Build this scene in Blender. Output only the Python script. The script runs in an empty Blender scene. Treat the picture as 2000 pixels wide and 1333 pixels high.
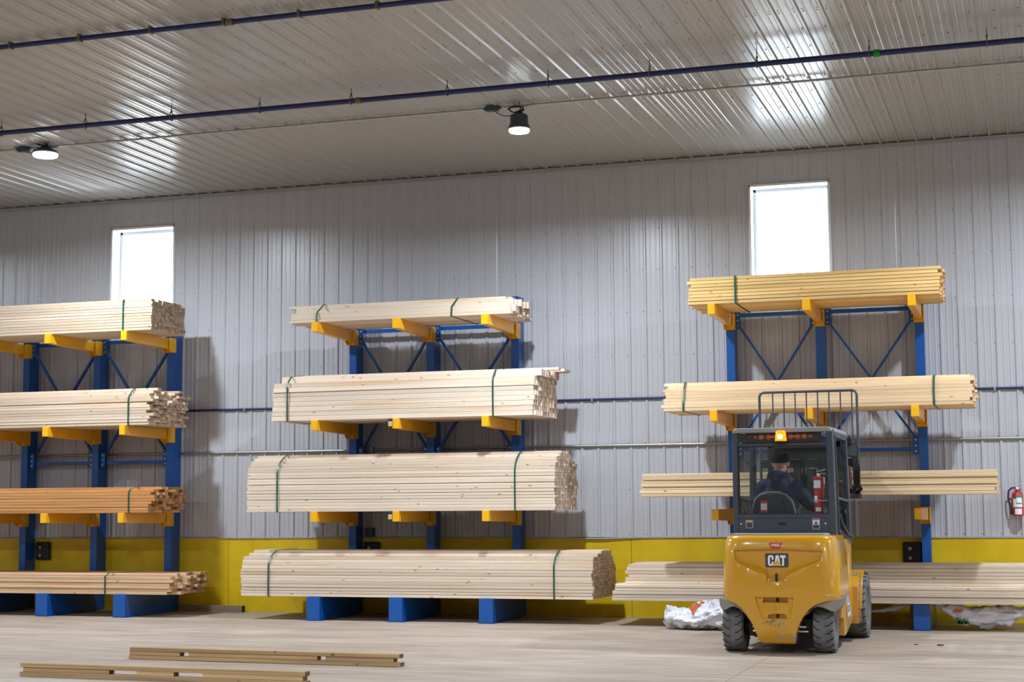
import bpy, bmesh, math, random
from mathutils import Vector, Matrix, noise
random.seed(7)
sc = bpy.context.scene
COL = sc.collection
PI = math.pi

# ------------------------------------------------------------------ camera, world, lights, exposure
F_PX, YAW, PITCH, ROLL, CAM_D, CAM_H = 3149.5, 0.313814, 0.102550, -0.0069683, 21.3132, 1.48274
def camera():
    cd = bpy.data.cameras.new('camera'); co = bpy.data.objects.new('camera', cd); COL.objects.link(co)
    cd.sensor_width = 36.0; cd.lens = F_PX / 2000 * 36.0; cd.clip_end = 200; cd.clip_start = 0.1
    f = Vector((-math.sin(YAW)*math.cos(PITCH), math.cos(YAW)*math.cos(PITCH), math.sin(PITCH)))
    r = Vector((math.cos(YAW), math.sin(YAW), 0)); u = r.cross(f)
    r2 = r*math.cos(ROLL) + u*math.sin(ROLL); u2 = -r*math.sin(ROLL) + u*math.cos(ROLL)
    m = Matrix(((r2.x, u2.x, -f.x, 0), (r2.y, u2.y, -f.y, -CAM_D), (r2.z, u2.z, -f.z, CAM_H), (0, 0, 0, 1)))
    co.matrix_world = m
    sc.camera = co
camera()
w = bpy.data.worlds.new('sky'); sc.world = w; w.use_nodes = True
w.node_tree.nodes['Background'].inputs[0].default_value = (0.86, 0.94, 1.0, 1)
w.node_tree.nodes['Background'].inputs[1].default_value = 9.0
LAMP_W = 330.0
LAMP_COLOR = (0.80, 0.89, 1.0)
sc.view_settings.view_transform = 'Standard'; sc.view_settings.look = 'None'
sc.view_settings.gamma = 1.0; sc.view_settings.use_curve_mapping = False
sc.view_settings.exposure = 0.0
sc.cycles.max_bounces = 8; sc.cycles.diffuse_bounces = 5; sc.cycles.transparent_max_bounces = 12
sc.cycles.caustics_reflective = False; sc.cycles.caustics_refractive = False
sc.cycles.sample_clamp_indirect = 6.0

# ------------------------------------------------------------------ helpers
WT = {}
def wt(o): return WT.get(o.name, Vector((0, 0, 0))) if o else Vector((0, 0, 0))

class MB:
    def __init__(s): s.v = []; s.f = []; s.m = []; s.cur = 0
    def add(s, vs, fs):
        b = len(s.v); s.v += [tuple(v) for v in vs]
        for f in fs: s.f.append([b+i for i in f]); s.m.append(s.cur)
        return s
    def box(s, a, b):
        x0, y0, z0 = a; x1, y1, z1 = b
        if x0 > x1: x0, x1 = x1, x0
        if y0 > y1: y0, y1 = y1, y0
        if z0 > z1: z0, z1 = z1, z0
        return s.add([(x0,y0,z0),(x1,y0,z0),(x1,y1,z0),(x0,y1,z0),(x0,y0,z1),(x1,y0,z1),(x1,y1,z1),(x0,y1,z1)],
              [(3,2,1,0),(4,5,6,7),(0,1,5,4),(1,2,6,5),(2,3,7,6),(3,0,4,7)])
    def bar(s, p, q, a, b, up=(0,0,1)):
        p = Vector(p); q = Vector(q); d = (q-p).normalized(); u = Vector(up)
        r = d.cross(u)
        if r.length < 1e-4: r = d.cross(Vector((1,0,0)))
        r.normalize(); u = r.cross(d); r *= a/2; u *= b/2
        vs = [p-r-u, p+r-u, p+r+u, p-r+u, q-r-u, q+r-u, q+r+u, q-r+u]
        return s.add(vs, [(0,1,2,3),(7,6,5,4),(1,0,4,5),(2,1,5,6),(3,2,6,7),(0,3,7,4)])
    def cyl(s, p, q, r, n=16, r2=None):
        p = Vector(p); q = Vector(q); d = (q-p).normalized()
        a = d.orthogonal().normalized(); b = d.cross(a); r2 = r if r2 is None else r2
        vs = [p + (a*math.cos(2*PI*i/n)+b*math.sin(2*PI*i/n))*r for i in range(n)] + [q + (a*math.cos(2*PI*i/n)+b*math.sin(2*PI*i/n))*r2 for i in range(n)]
        fs = [(i, (i+1)%n, n+(i+1)%n, n+i) for i in range(n)] + [tuple(range(n))[::-1], tuple(range(n, 2*n))]
        return s.add(vs, fs)
    def tube(s, path, r, n=8, closed=False):
        P = [Vector(p) for p in path]; k = len(P); vs = []
        prev = None
        for i in range(k):
            if closed: d = (P[(i+1)%k]-P[i-1]).normalized()
            else: d = (P[min(i+1,k-1)]-P[max(i-1,0)]).normalized()
            a = d.orthogonal().normalized() if prev is None else (prev - d*prev.dot(d)).normalized()
            prev = a; b = d.cross(a)
            vs += [P[i] + (a*math.cos(2*PI*j/n)+b*math.sin(2*PI*j/n))*r for j in range(n)]
        fs = []
        for i in range(k if closed else k-1):
            i2 = (i+1) % k
            fs += [(i*n+j, i*n+(j+1)%n, i2*n+(j+1)%n, i2*n+j) for j in range(n)]
        if not closed: fs += [tuple(range(n))[::-1], tuple(range((k-1)*n, k*n))]
        return s.add(vs, fs)
    def lathe(s, prof, o=(0,0,0), axis='z', n=32):
        vs = []; o = Vector(o)
        for r, h in prof:
            for j in range(n):
                c, t = r*math.cos(2*PI*j/n), r*math.sin(2*PI*j/n)
                vs.append(o + (Vector((c,t,h)) if axis == 'z' else Vector((h,c,t)) if axis == 'x' else Vector((c,h,t))))
        k = len(prof); fs = []
        for i in range(k-1): fs += [(i*n+j, i*n+(j+1)%n, (i+1)*n+(j+1)%n, (i+1)*n+j) for j in range(n)]
        fs += [tuple(range(n))[::-1], tuple(range((k-1)*n, k*n))]
        return s.add(vs, fs)
    def prism(s, poly, a, b, axis='y'):
        n = len(poly)
        g = {'y': lambda p, t: (p[0], t, p[1]), 'x': lambda p, t: (t, p[0], p[1]), 'z': lambda p, t: (p[0], p[1], t)}[axis]
        return s.add([g(p, a) for p in poly] + [g(p, b) for p in poly],
            [(i, (i+1)%n, n+(i+1)%n, n+i) for i in range(n)] + [tuple(range(n))[::-1], tuple(range(n, 2*n))])
    def loft(s, rings, cap=True):
        n = len(rings[0]); k = len(rings); vs = [p for r in rings for p in r]
        fs = [(i*n+j, i*n+(j+1)%n, (i+1)*n+(j+1)%n, (i+1)*n+j) for i in range(k-1) for j in range(n)]
        if cap: fs += [tuple(range(n))[::-1], tuple(range((k-1)*n, k*n))]
        return s.add(vs, fs)
    def ball(s, c, rx, ry=None, rz=None, n=16, k=10):
        ry = ry or rx; rz = rz or rx; c = Vector(c); vs = [c+Vector((0,0,-rz))]
        for i in range(1, k):
            a = -PI/2 + PI*i/k
            vs += [c+Vector((rx*math.cos(a)*math.cos(2*PI*j/n), ry*math.cos(a)*math.sin(2*PI*j/n), rz*math.sin(a))) for j in range(n)]
        vs.append(c+Vector((0,0,rz))); fs = [(0, 1+(j+1)%n, 1+j) for j in range(n)]
        for i in range(k-2): fs += [(1+i*n+j, 1+i*n+(j+1)%n, 1+(i+1)*n+(j+1)%n, 1+(i+1)*n+j) for j in range(n)]
        t = len(vs)-1; b = 1+(k-2)*n
        fs += [(b+j, b+(j+1)%n, t) for j in range(n)]
        return s.add(vs, fs)
    def mesh(s, name, mats, smooth=False, fix=True, bevel=0, seg=2, angle=35):
        me = bpy.data.meshes.new(name); me.from_pydata(s.v, [], s.f)
        mats = mats if isinstance(mats, (list, tuple)) else [mats]
        for m in mats: me.materials.append(m)
        for p, i in zip(me.polygons, s.m): p.material_index = i
        if fix or bevel:
            bm = bmesh.new(); bm.from_mesh(me)
            if bevel:
                bmesh.ops.remove_doubles(bm, verts=bm.verts, dist=1e-5)
                bmesh.ops.recalc_face_normals(bm, faces=bm.faces)
                es = [e for e in bm.edges if len(e.link_faces) == 2 and e.calc_face_angle(0) > math.radians(angle)]
                bmesh.ops.bevel(bm, geom=es, offset=bevel, segments=seg, profile=0.5, affect='EDGES', clamp_overlap=True)
            bmesh.ops.recalc_face_normals(bm, faces=bm.faces)
            bm.to_mesh(me); bm.free()
        if smooth:
            me.polygons.foreach_set('use_smooth', [True]*len(me.polygons))
            if hasattr(me, 'set_sharp_from_angle'): me.set_sharp_from_angle(angle=math.radians(40))
        return me

def link(name, data, parent=None, loc=(0,0,0)):
    o = bpy.data.objects.new(name, data); COL.objects.link(o)
    o.location = loc
    if parent:
        o.parent = parent; o.location = Vector(loc) - wt(parent)
    WT[o.name] = Vector(loc)
    return o
def obj(name, mb, mat, parent=None, smooth=False, bevel=0, seg=2, loc=(0,0,0), angle=35):
    me = mb if isinstance(mb, bpy.types.Mesh) else mb.mesh(name, mat, smooth, True, bevel, seg, angle)
    return link(name, me, parent, loc)
def tag(o, label, cat, group=None, kind=None):
    if label: o['label'] = label
    if cat: o['category'] = cat
    if group: o['group'] = group
    if kind: o['kind'] = kind
    return o
def thing(name, label, cat, loc, group=None):
    o = link(name, None, None, loc); o.empty_display_size = 0.1
    return tag(o, label, cat, group)
def struct(name, mb, mat, smooth=False, bevel=0):
    o = obj(name, mb, mat, None, smooth, bevel); o['kind'] = 'structure'; return o
def copy_tree(src, loc):
    r = src.copy(); COL.objects.link(r); r.location = loc; WT[r.name] = Vector(loc)
    def rec(a, b):
        for ch in list(a.children):
            c = ch.copy(); COL.objects.link(c); c.parent = b; rec(ch, c)
    rec(src, r); return r
def kidname(o, label):
    o['label'] = label; return o

# ------------------------------------------------------------------ materials
def mat(name, color, rough=0.5, metal=0.0, spec=0.5, coat=0.0, emit=None, estr=0, var=0.0, vscale=6.0, bump=0.0, bscale=60, stretch=(1,1,1), col2=None, rvar=0.0):
    m = bpy.data.materials.new(name); m.use_nodes = True; nt = m.node_tree; b = nt.nodes['Principled BSDF']
    b.inputs['Base Color'].default_value = (*color, 1); b.inputs['Roughness'].default_value = rough
    b.inputs['Metallic'].default_value = metal; b.inputs['Specular IOR Level'].default_value = spec
    b.inputs['Coat Weight'].default_value = coat; b.inputs['Coat Roughness'].default_value = 0.08
    if emit: b.inputs['Emission Color'].default_value = (*emit, 1); b.inputs['Emission Strength'].default_value = estr
    if var or bump or rvar:
        tc = nt.nodes.new('ShaderNodeTexCoord'); mp = nt.nodes.new('ShaderNodeMapping'); mp.inputs['Scale'].default_value = stretch
        nt.links.new(tc.outputs['Object'], mp.inputs['Vector'])
        if var or rvar:
            n = nt.nodes.new('ShaderNodeTexNoise'); n.inputs['Scale'].default_value = vscale; n.inputs['Detail'].default_value = 5
            nt.links.new(mp.outputs[0], n.inputs['Vector'])
            r = nt.nodes.new('ShaderNodeValToRGB'); c2 = col2 or tuple(c*(1-var) for c in color)
            r.color_ramp.elements[0].position = 0.35; r.color_ramp.elements[1].position = 0.65
            r.color_ramp.elements[0].color = (*c2, 1); r.color_ramp.elements[1].color = (*color, 1)
            nt.links.new(n.outputs['Fac'], r.inputs[0]); nt.links.new(r.outputs[0], b.inputs['Base Color'])
            if rvar:
                mr = nt.nodes.new('ShaderNodeMapRange'); mr.inputs['To Min'].default_value = rough-rvar; mr.inputs['To Max'].default_value = rough+rvar
                nt.links.new(n.outputs['Fac'], mr.inputs[0]); nt.links.new(mr.outputs[0], b.inputs['Roughness'])
        if bump:
            n2 = nt.nodes.new('ShaderNodeTexNoise'); n2.inputs['Scale'].default_value = bscale; n2.inputs['Detail'].default_value = 4
            nt.links.new(mp.outputs[0], n2.inputs['Vector'])
            bp = nt.nodes.new('ShaderNodeBump'); bp.inputs['Strength'].default_value = bump; bp.inputs['Distance'].default_value = 0.01
            nt.links.new(n2.outputs['Fac'], bp.inputs['Height']); nt.links.new(bp.outputs[0], b.inputs['Normal'])
    return m

def wood_mat(name, ca, cb, cend, knot=(0.30,0.13,0.05), dirt=0.15):
    """pine: long grain along local X, scattered knots, darker end grain on the X faces, tone varied per board"""
    m = bpy.data.materials.new(name); m.use_nodes = True; nt = m.node_tree; N = nt.nodes.new; L = nt.links.new
    b = nt.nodes['Principled BSDF']; b.inputs['Roughness'].default_value = 0.72; b.inputs['Specular IOR Level'].default_value = 0.25
    tc = N('ShaderNodeTexCoord'); oi = N('ShaderNodeObjectInfo')
    off = N('ShaderNodeVectorMath'); off.operation = 'ADD'
    sc_ = N('ShaderNodeVectorMath'); sc_.operation = 'MULTIPLY'; sc_.inputs[1].default_value = (37.0, 11.0, 23.0)
    cmb = N('ShaderNodeCombineXYZ')
    for i in range(3): L(oi.outputs['Random'], cmb.inputs[i])
    L(cmb.outputs[0], sc_.inputs[0]); L(tc.outputs['Object'], off.inputs[0]); L(sc_.outputs[0], off.inputs[1])
    def mapped(s):
        mp = N('ShaderNodeMapping'); mp.inputs['Scale'].default_value = s; L(off.outputs[0], mp.inputs['Vector']); return mp.outputs[0]
    g = N('ShaderNodeTexNoise'); g.inputs['Scale'].default_value = 1; g.inputs['Detail'].default_value = 6; L(mapped((0.7, 34, 34)), g.inputs['Vector'])
    r = N('ShaderNodeValToRGB'); r.color_ramp.elements[0].position = 0.3; r.color_ramp.elements[1].position = 0.62
    r.color_ramp.elements[0].color = (*cb, 1); r.color_ramp.elements[1].color = (*ca, 1); L(g.outputs['Fac'], r.inputs[0])
    # tone per board
    tone = N('ShaderNodeMapRange'); tone.inputs['To Min'].default_value = 0.80; tone.inputs['To Max'].default_value = 1.06; L(oi.outputs['Random'], tone.inputs[0])
    mt = N('ShaderNodeVectorMath'); mt.operation = 'SCALE'; L(r.outputs[0], mt.inputs[0]); L(tone.outputs[0], mt.inputs['Scale'])
    # warm sap streaks
    st = N('ShaderNodeTexNoise'); st.inputs['Scale'].default_value = 1; st.inputs['Detail'].default_value = 3; L(mapped((0.45, 9, 9)), st.inputs['Vector'])
    sr = N('ShaderNodeMapRange'); sr.inputs['From Min'].default_value = 0.58; sr.inputs['From Max'].default_value = 0.72; sr.inputs['To Max'].default_value = 0.75; L(st.outputs['Fac'], sr.inputs[0])
    mx = N('ShaderNodeMix'); mx.data_type = 'RGBA'; L(sr.outputs[0], mx.inputs[0]); L(mt.outputs[0], mx.inputs[6]); mx.inputs[7].default_value = (ca[0]*0.80, ca[1]*0.62, ca[2]*0.42, 1)
    # knots
    vo = N('ShaderNodeTexVoronoi'); vo.inputs['Scale'].default_value = 1; L(mapped((8.0, 19, 19)), vo.inputs['Vector'])
    kr = N('ShaderNodeMapRange'); kr.inputs['From Min'].default_value = 0.08; kr.inputs['From Max'].default_value = 0.24; kr.inputs['To Min'].default_value = 0.85; kr.inputs['To Max'].default_value = 0.0; L(vo.outputs['Distance'], kr.inputs[0])
    sep = N('ShaderNodeSeparateColor'); L(vo.outputs['Color'], sep.inputs[0])
    gt = N('ShaderNodeMath'); gt.operation = 'GREATER_THAN'; gt.inputs[1].default_value = 0.84; L(sep.outputs[0], gt.inputs[0])
    km = N('ShaderNodeMath'); km.operation = 'MULTIPLY'; L(kr.outputs[0], km.inputs[0]); L(gt.outputs[0], km.inputs[1])
    mk = N('ShaderNodeMix'); mk.data_type = 'RGBA'; L(km.outputs[0], mk.inputs[0]); L(mx.outputs[2], mk.inputs[6]); mk.inputs[7].default_value = (*knot, 1)
    # end grain
    sx = N('ShaderNodeSeparateXYZ'); L(tc.outputs['Normal'], sx.inputs[0])
    ab = N('ShaderNodeMath'); ab.operation = 'ABSOLUTE'; L(sx.outputs[0], ab.inputs[0])
    ge = N('ShaderNodeMath'); ge.operation = 'GREATER_THAN'; ge.inputs[1].default_value = 0.8; L(ab.outputs[0], ge.inputs[0])
    wn = N('ShaderNodeTexWhiteNoise'); wn.noise_dimensions = '1D'; L(oi.outputs['Random'], wn.inputs['W'])
    ev = N('ShaderNodeMapRange'); ev.inputs['To Min'].default_value = 0.72; ev.inputs['To Max'].default_value = 1.22; L(wn.outputs['Value'], ev.inputs[0])
    en = N('ShaderNodeTexNoise'); en.inputs['Scale'].default_value = 45; L(off.outputs[0], en.inputs['Vector'])
    em = N('ShaderNodeMapRange'); em.inputs['To Min'].default_value = 0.6; em.inputs['To Max'].default_value = 1.3; L(en.outputs['Fac'], em.inputs[0])
    ee = N('ShaderNodeMath'); ee.operation = 'MULTIPLY'; L(ev.outputs[0], ee.inputs[0]); L(em.outputs[0], ee.inputs[1])
    ec = N('ShaderNodeVectorMath'); ec.operation = 'SCALE'; ec.inputs[0].default_value = cend; L(ee.outputs[0], ec.inputs['Scale'])
    fin = N('ShaderNodeMix'); fin.data_type = 'RGBA'; L(ge.outputs[0], fin.inputs[0]); L(mk.outputs[2], fin.inputs[6]); L(ec.outputs[0], fin.inputs[7])
    L(fin.outputs[2], b.inputs['Base Color'])
    bp = N('ShaderNodeBump'); bp.inputs['Strength'].default_value = 0.15; bp.inputs['Distance'].default_value = 0.003; L(g.outputs['Fac'], bp.inputs['Height']); L(bp.outputs[0], b.inputs['Normal'])
    return m

def floor_mat():
    m = bpy.data.materials.new('worn_concrete'); m.use_nodes = True; nt = m.node_tree; N = nt.nodes.new; L = nt.links.new
    b = nt.nodes['Principled BSDF']; tc = N('ShaderNodeTexCoord')
    def nz(scale, s, detail=6):
        mp = N('ShaderNodeMapping'); mp.inputs['Scale'].default_value = s; L(tc.outputs['Object'], mp.inputs['Vector'])
        n = N('ShaderNodeTexNoise'); n.inputs['Scale'].default_value = scale; n.inputs['Detail'].default_value = detail; L(mp.outputs[0], n.inputs['Vector']); return n.outputs['Fac']
    a = nz(1.0, (0.35, 1.6, 1)); c = nz(1.0, (1.5, 9.0, 1), 8); d = nz(26, (1, 1, 1), 3)
    r = N('ShaderNodeValToRGB'); e = r.color_ramp.elements; e[0].position = 0.3; e[0].color = (0.335,0.262,0.198,1); e[1].position = 0.7; e[1].color = (0.48,0.40,0.322,1); L(a, r.inputs[0])
    r2 = N('ShaderNodeValToRGB'); e = r2.color_ramp.elements; e[0].position = 0.3; e[0].color = (0.72,0.70,0.68,1); e[1].position = 0.68; e[1].color = (1.06,1.05,1.04,1); L(c, r2.inputs[0])
    mx = N('ShaderNodeMix'); mx.data_type = 'RGBA'; mx.blend_type = 'MULTIPLY'; mx.inputs[0].default_value = 1; L(r.outputs[0], mx.inputs[6]); L(r2.outputs[0], mx.inputs[7])
    sp = N('ShaderNodeMapRange'); sp.inputs['From Min'].default_value = 0.70; sp.inputs['From Max'].default_value = 0.78; sp.inputs['To Max'].default_value = 0.5; L(d, sp.inputs[0])
    mx2 = N('ShaderNodeMix'); mx2.data_type = 'RGBA'; L(sp.outputs[0], mx2.inputs[0]); L(mx.outputs[2], mx2.inputs[6]); mx2.inputs[7].default_value = (0.16,0.11,0.08,1)
    L(mx2.outputs[2], b.inputs['Base Color'])
    rr = N('ShaderNodeMapRange'); rr.inputs['To Min'].default_value = 0.42; rr.inputs['To Max'].default_value = 0.7; L(c, rr.inputs[0]); L(rr.outputs[0], b.inputs['Roughness'])
    bp = N('ShaderNodeBump'); bp.inputs['Strength'].default_value = 0.12; bp.inputs['Distance'].default_value = 0.004; L(d, bp.inputs['Height']); L(bp.outputs[0], b.inputs['Normal'])
    return m
def glass_mat(name, tint, gloss=0.035):
    m = bpy.data.materials.new(name); m.use_nodes = True; nt = m.node_tree; nt.nodes.clear(); N = nt.nodes.new
    o = N('ShaderNodeOutputMaterial'); t = N('ShaderNodeBsdfTransparent'); t.inputs[0].default_value = (*tint, 1)
    g = N('ShaderNodeBsdfGlossy'); g.inputs['Roughness'].default_value = 0.0
    x = N('ShaderNodeMixShader'); x.inputs[0].default_value = gloss; nt.links.new(t.outputs[0], x.inputs[1]); nt.links.new(g.outputs[0], x.inputs[2])
    nt.links.new(x.outputs[0], o.inputs[0]); return m
def scuffed(name, color, scuff, amount=0.66, coat=0.6, rough=0.3, zlow=None, zones=()):
    """paint with chipped scuffs, more of them low down"""
    m = mat(name, color, rough, coat=coat); nt = m.node_tree; N = nt.nodes.new; L = nt.links.new; b = nt.nodes['Principled BSDF']
    tc = N('ShaderNodeTexCoord'); mp = N('ShaderNodeMapping'); mp.inputs['Scale'].default_value = (9, 9, 14); L(tc.outputs['Object'], mp.inputs['Vector'])
    n = N('ShaderNodeTexNoise'); n.inputs['Scale'].default_value = 1; n.inputs['Detail'].default_value = 9; n.inputs['Roughness'].default_value = 0.72; L(mp.outputs[0], n.inputs['Vector'])
    sx = N('ShaderNodeSeparateXYZ'); L(tc.outputs['Object'], sx.inputs[0])
    lift = N('ShaderNodeMapRange'); lift.inputs['From Min'].default_value = 0.22; lift.inputs['From Max'].default_value = zlow or 0.46; lift.inputs['To Min'].default_value = 0.12; lift.inputs['To Max'].default_value = 0.0; L(sx.outputs[2], lift.inputs[0])
    ad = N('ShaderNodeMath'); ad.operation = 'ADD'; L(n.outputs['Fac'], ad.inputs[0]); L(lift.outputs[0], ad.inputs[1])
    mr = N('ShaderNodeMapRange'); mr.inputs['From Min'].default_value = amount; mr.inputs['From Max'].default_value = amount+0.05; L(ad.outputs[0], mr.inputs[0])
    mx = N('ShaderNodeMix'); mx.data_type = 'RGBA'; L(mr.outputs[0], mx.inputs[0]); mx.inputs[6].default_value = (*color, 1); mx.inputs[7].default_value = (*scuff, 1)
    last = mx.outputs[2]
    for cx, rx, cz, rz, sx_, thr, c in zones:
        # a worn patch of the paint: soft ellipse times streaky noise
        mp2 = N('ShaderNodeMapping'); mp2.inputs['Scale'].default_value = sx_; L(tc.outputs['Object'], mp2.inputs['Vector'])
        n2 = N('ShaderNodeTexNoise'); n2.inputs['Scale'].default_value = 1; n2.inputs['Detail'].default_value = 8; n2.inputs['Roughness'].default_value = 0.75; L(mp2.outputs[0], n2.inputs['Vector'])
        mp3 = N('ShaderNodeMapping'); mp3.inputs['Location'].default_value = (-cx/rx, 0, -cz/rz); mp3.inputs['Scale'].default_value = (1/rx, 0, 1/rz); L(tc.outputs['Object'], mp3.inputs['Vector'])
        ln = N('ShaderNodeVectorMath'); ln.operation = 'LENGTH'; L(mp3.outputs[0], ln.inputs[0])
        fa = N('ShaderNodeMapRange'); fa.inputs['From Min'].default_value = 0.4; fa.inputs['From Max'].default_value = 1.0; fa.inputs['To Min'].default_value = 0.0; fa.inputs['To Max'].default_value = -0.3; L(ln.outputs['Value'], fa.inputs[0])
        a2 = N('ShaderNodeMath'); a2.operation = 'ADD'; L(n2.outputs['Fac'], a2.inputs[0]); L(fa.outputs[0], a2.inputs[1])
        r2 = N('ShaderNodeMapRange'); r2.inputs['From Min'].default_value = thr; r2.inputs['From Max'].default_value = thr+0.06; r2.inputs['To Max'].default_value = 0.9; L(a2.outputs[0], r2.inputs[0])
        m2 = N('ShaderNodeMix'); m2.data_type = 'RGBA'; L(r2.outputs[0], m2.inputs[0]); L(last, m2.inputs[6]); m2.inputs[7].default_value = (*c, 1); last = m2.outputs[2]
    L(last, b.inputs['Base Color']); return m

M = {}
M['panel'] = mat('white_painted_steel', (0.50,0.505,0.53), 0.30, spec=0.5, bump=0.05, bscale=5, stretch=(1,1,0.3))
M['ceil'] = mat('white_painted_ceiling_steel', (0.40,0.385,0.365), 0.24, spec=0.55, bump=0.05, bscale=4, stretch=(1,0.3,1))
M['trim'] = mat('grey_white_trim', (0.36,0.355,0.35), 0.4)
M['curb'] = mat('yellow_painted_concrete', (0.76,0.52,0.0), 0.55, var=0.13, vscale=3, bump=0.25, bscale=60)
M['floor'] = floor_mat()
M['blue_pipe'] = mat('dark_blue_pipe_paint', (0.014,0.018,0.10), 0.4)
M['galv'] = mat('galvanised_steel', (0.42,0.42,0.41), 0.42, metal=0.7)
M['brass'] = mat('rusty_hanger_iron', (0.16,0.13,0.08), 0.5, metal=0.4)
M['green'] = mat('green_coupling_paint', (0.0,0.26,0.03), 0.4)
M['blue'] = mat('rack_blue_paint', (0.0,0.085,0.37), 0.34, coat=0.25, var=0.12, vscale=9)
M['arm'] = mat('rack_yellow_paint', (0.92,0.46,0.004), 0.38, coat=0.25, var=0.06, vscale=7)
M['bolt'] = mat('zinc_bolts', (0.62,0.62,0.62), 0.4, metal=0.6)
M['screw'] = mat('screw_heads', (0.20,0.195,0.19), 0.5)
M['black'] = mat('black_rubber', (0.018,0.018,0.02), 0.6, bump=0.1)
M['strap'] = mat('green_plastic_strap', (0.006,0.075,0.045), 0.4)
M['pale'] = wood_mat('pale_spruce', (0.79,0.665,0.53), (0.69,0.545,0.405), (0.72,0.57,0.445))
M['cream'] = wood_mat('cream_spruce', (0.69,0.555,0.42), (0.59,0.45,0.315), (0.55,0.40,0.28))
M['warm'] = wood_mat('warm_pine', (0.85,0.655,0.42), (0.72,0.50,0.28), (0.68,0.48,0.32))
M['gold'] = wood_mat('golden_pine', (0.86,0.60,0.26), (0.68,0.42,0.145), (0.60,0.36,0.18))
M['orange'] = wood_mat('orange_cedar_toned_pine', (0.64,0.33,0.12), (0.44,0.19,0.065), (0.44,0.25,0.12))
M['tan'] = wood_mat('tan_spruce', (0.72,0.50,0.31), (0.56,0.36,0.21), (0.50,0.30,0.18))
M['old'] = wood_mat('weathered_lumber', (0.56,0.37,0.185), (0.34,0.22,0.12), (0.16,0.10,0.06), knot=(0.06,0.04,0.03))
M['greywood'] = wood_mat('grey_timber', (0.30,0.235,0.17), (0.19,0.145,0.10), (0.05,0.045,0.04))
M['cat'] = scuffed('yellow_truck_paint', (0.62,0.305,0.006), (0.36,0.27,0.20), 0.655, rough=0.22, coat=0.8, zones=(
    (-2.57, 0.17, 0.31, 0.075, (22, 22, 30), 0.47, (0.12, 0.10, 0.085)), (-2.50, 0.15, 0.215, 0.025, (14, 14, 60), 0.52, (0.62, 0.52, 0.46)),
    (-2.65, 0.06, 0.42, 0.16, (30, 30, 12), 0.55, (0.22, 0.15, 0.12)), (-2.37, 0.05, 0.42, 0.16, (30, 30, 12), 0.54, (0.24, 0.16, 0.13)),
    (-1.99, 0.07, 0.78, 0.30, (45, 45, 9), 0.56, (0.74, 0.66, 0.52)), (-2.02, 0.12, 0.585, 0.03, (10, 10, 60), 0.53, (0.74, 0.64, 0.48)), (-3.05, 0.06, 0.62, 0.14, (26, 26, 40), 0.56, (0.40, 0.30, 0.22))))
M['cat_lit_side'] = scuffed('yellow_truck_paint_lit_side', (0.72,0.40,0.075), (0.5,0.4,0.3), 0.74, rough=0.35)  # truck yellow made paler: light on the side put into the colour
M['slate'] = mat('slate_grey_frame_paint', (0.05,0.062,0.082), 0.42, coat=0.15, var=0.15)
M['slate_light'] = mat('worn_grey_edge_paint', (0.30,0.31,0.32), 0.45)
M['tyre'] = mat('dusty_tyre_rubber', (0.17,0.168,0.165), 0.85, var=0.35, vscale=9, bump=0.2, bscale=90)
M['tyredark'] = mat('tyre_groove_rubber', (0.02,0.02,0.021), 0.9)
M['flap'] = mat('grey_beige_fender_rubber', (0.27,0.245,0.205), 0.65)
M['dark'] = mat('black_chassis_steel', (0.012,0.012,0.013), 0.6)
M['mast'] = mat('mast_black_grease_steel', (0.016,0.016,0.017), 0.45, metal=0.2)
M['chrome'] = mat('chrome_rod', (0.75,0.75,0.76), 0.18, metal=1.0)
M['glass'] = glass_mat('cab_glass', (0.93,0.955,0.95))
M['pane'] = glass_mat('window_glass', (0.97,0.98,0.99))
M['white'] = mat('white_vinyl', (0.85,0.86,0.88), 0.35)
M['sticker'] = mat('white_sticker', (0.74,0.74,0.74), 0.5)
pm = bpy.data.materials.new('thin_paper_label'); pm.use_nodes = True; nt_ = pm.node_tree
tl = nt_.nodes.new('ShaderNodeBsdfTranslucent'); tl.inputs[0].default_value = (0.9,0.92,0.92,1); df = nt_.nodes.new('ShaderNodeBsdfDiffuse'); df.inputs[0].default_value = (0.8,0.8,0.8,1)
ms_ = nt_.nodes.new('ShaderNodeMixShader'); ms_.inputs[0].default_value = 0.25; nt_.links.new(tl.outputs[0], ms_.inputs[1]); nt_.links.new(df.outputs[0], ms_.inputs[2]); nt_.links.new(ms_.outputs[0], nt_.nodes['Material Output'].inputs[0])
M['paper'] = pm
M['red'] = mat('red_enamel', (0.50,0.012,0.018), 0.3, coat=0.4)
M['badge'] = mat('red_badge', (0.55,0.03,0.05), 0.4)
M['ink'] = mat('black_ink', (0.02,0.022,0.028), 0.5)
M['navy_plate'] = mat('charcoal_plate', (0.045,0.05,0.065), 0.4)
M['orange_ink'] = mat('orange_ink', (0.80,0.30,0.02), 0.5)
M['amber_lit'] = mat('lit_amber_beacon', (0.9,0.25,0.0), 0.3, emit=(1.0,0.24,0.0), estr=1.5)
M['beacon_core'] = mat('lit_beacon_flash', (1,0.8,0.4), 0.3, emit=(1.0,0.70,0.20), estr=12)
M['amber_lens'] = mat('amber_lens', (0.36,0.115,0.035), 0.35)
M['dull_lens'] = mat('dull_brown_lens', (0.22,0.10,0.07), 0.35)
M['lightbar'] = mat('dark_brown_lightbar', (0.028,0.012,0.010), 0.4)
M['skin'] = mat('skin', (0.60,0.30,0.22), 0.55, spec=0.35)
M['navy'] = mat('navy_hoodie_cotton', (0.034,0.038,0.070), 0.9, spec=0.15, bump=0.5, bscale=28, var=0.25, vscale=5)
M['cap'] = mat('black_cap_cotton', (0.008,0.006,0.009), 0.9, spec=0.1)
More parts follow.
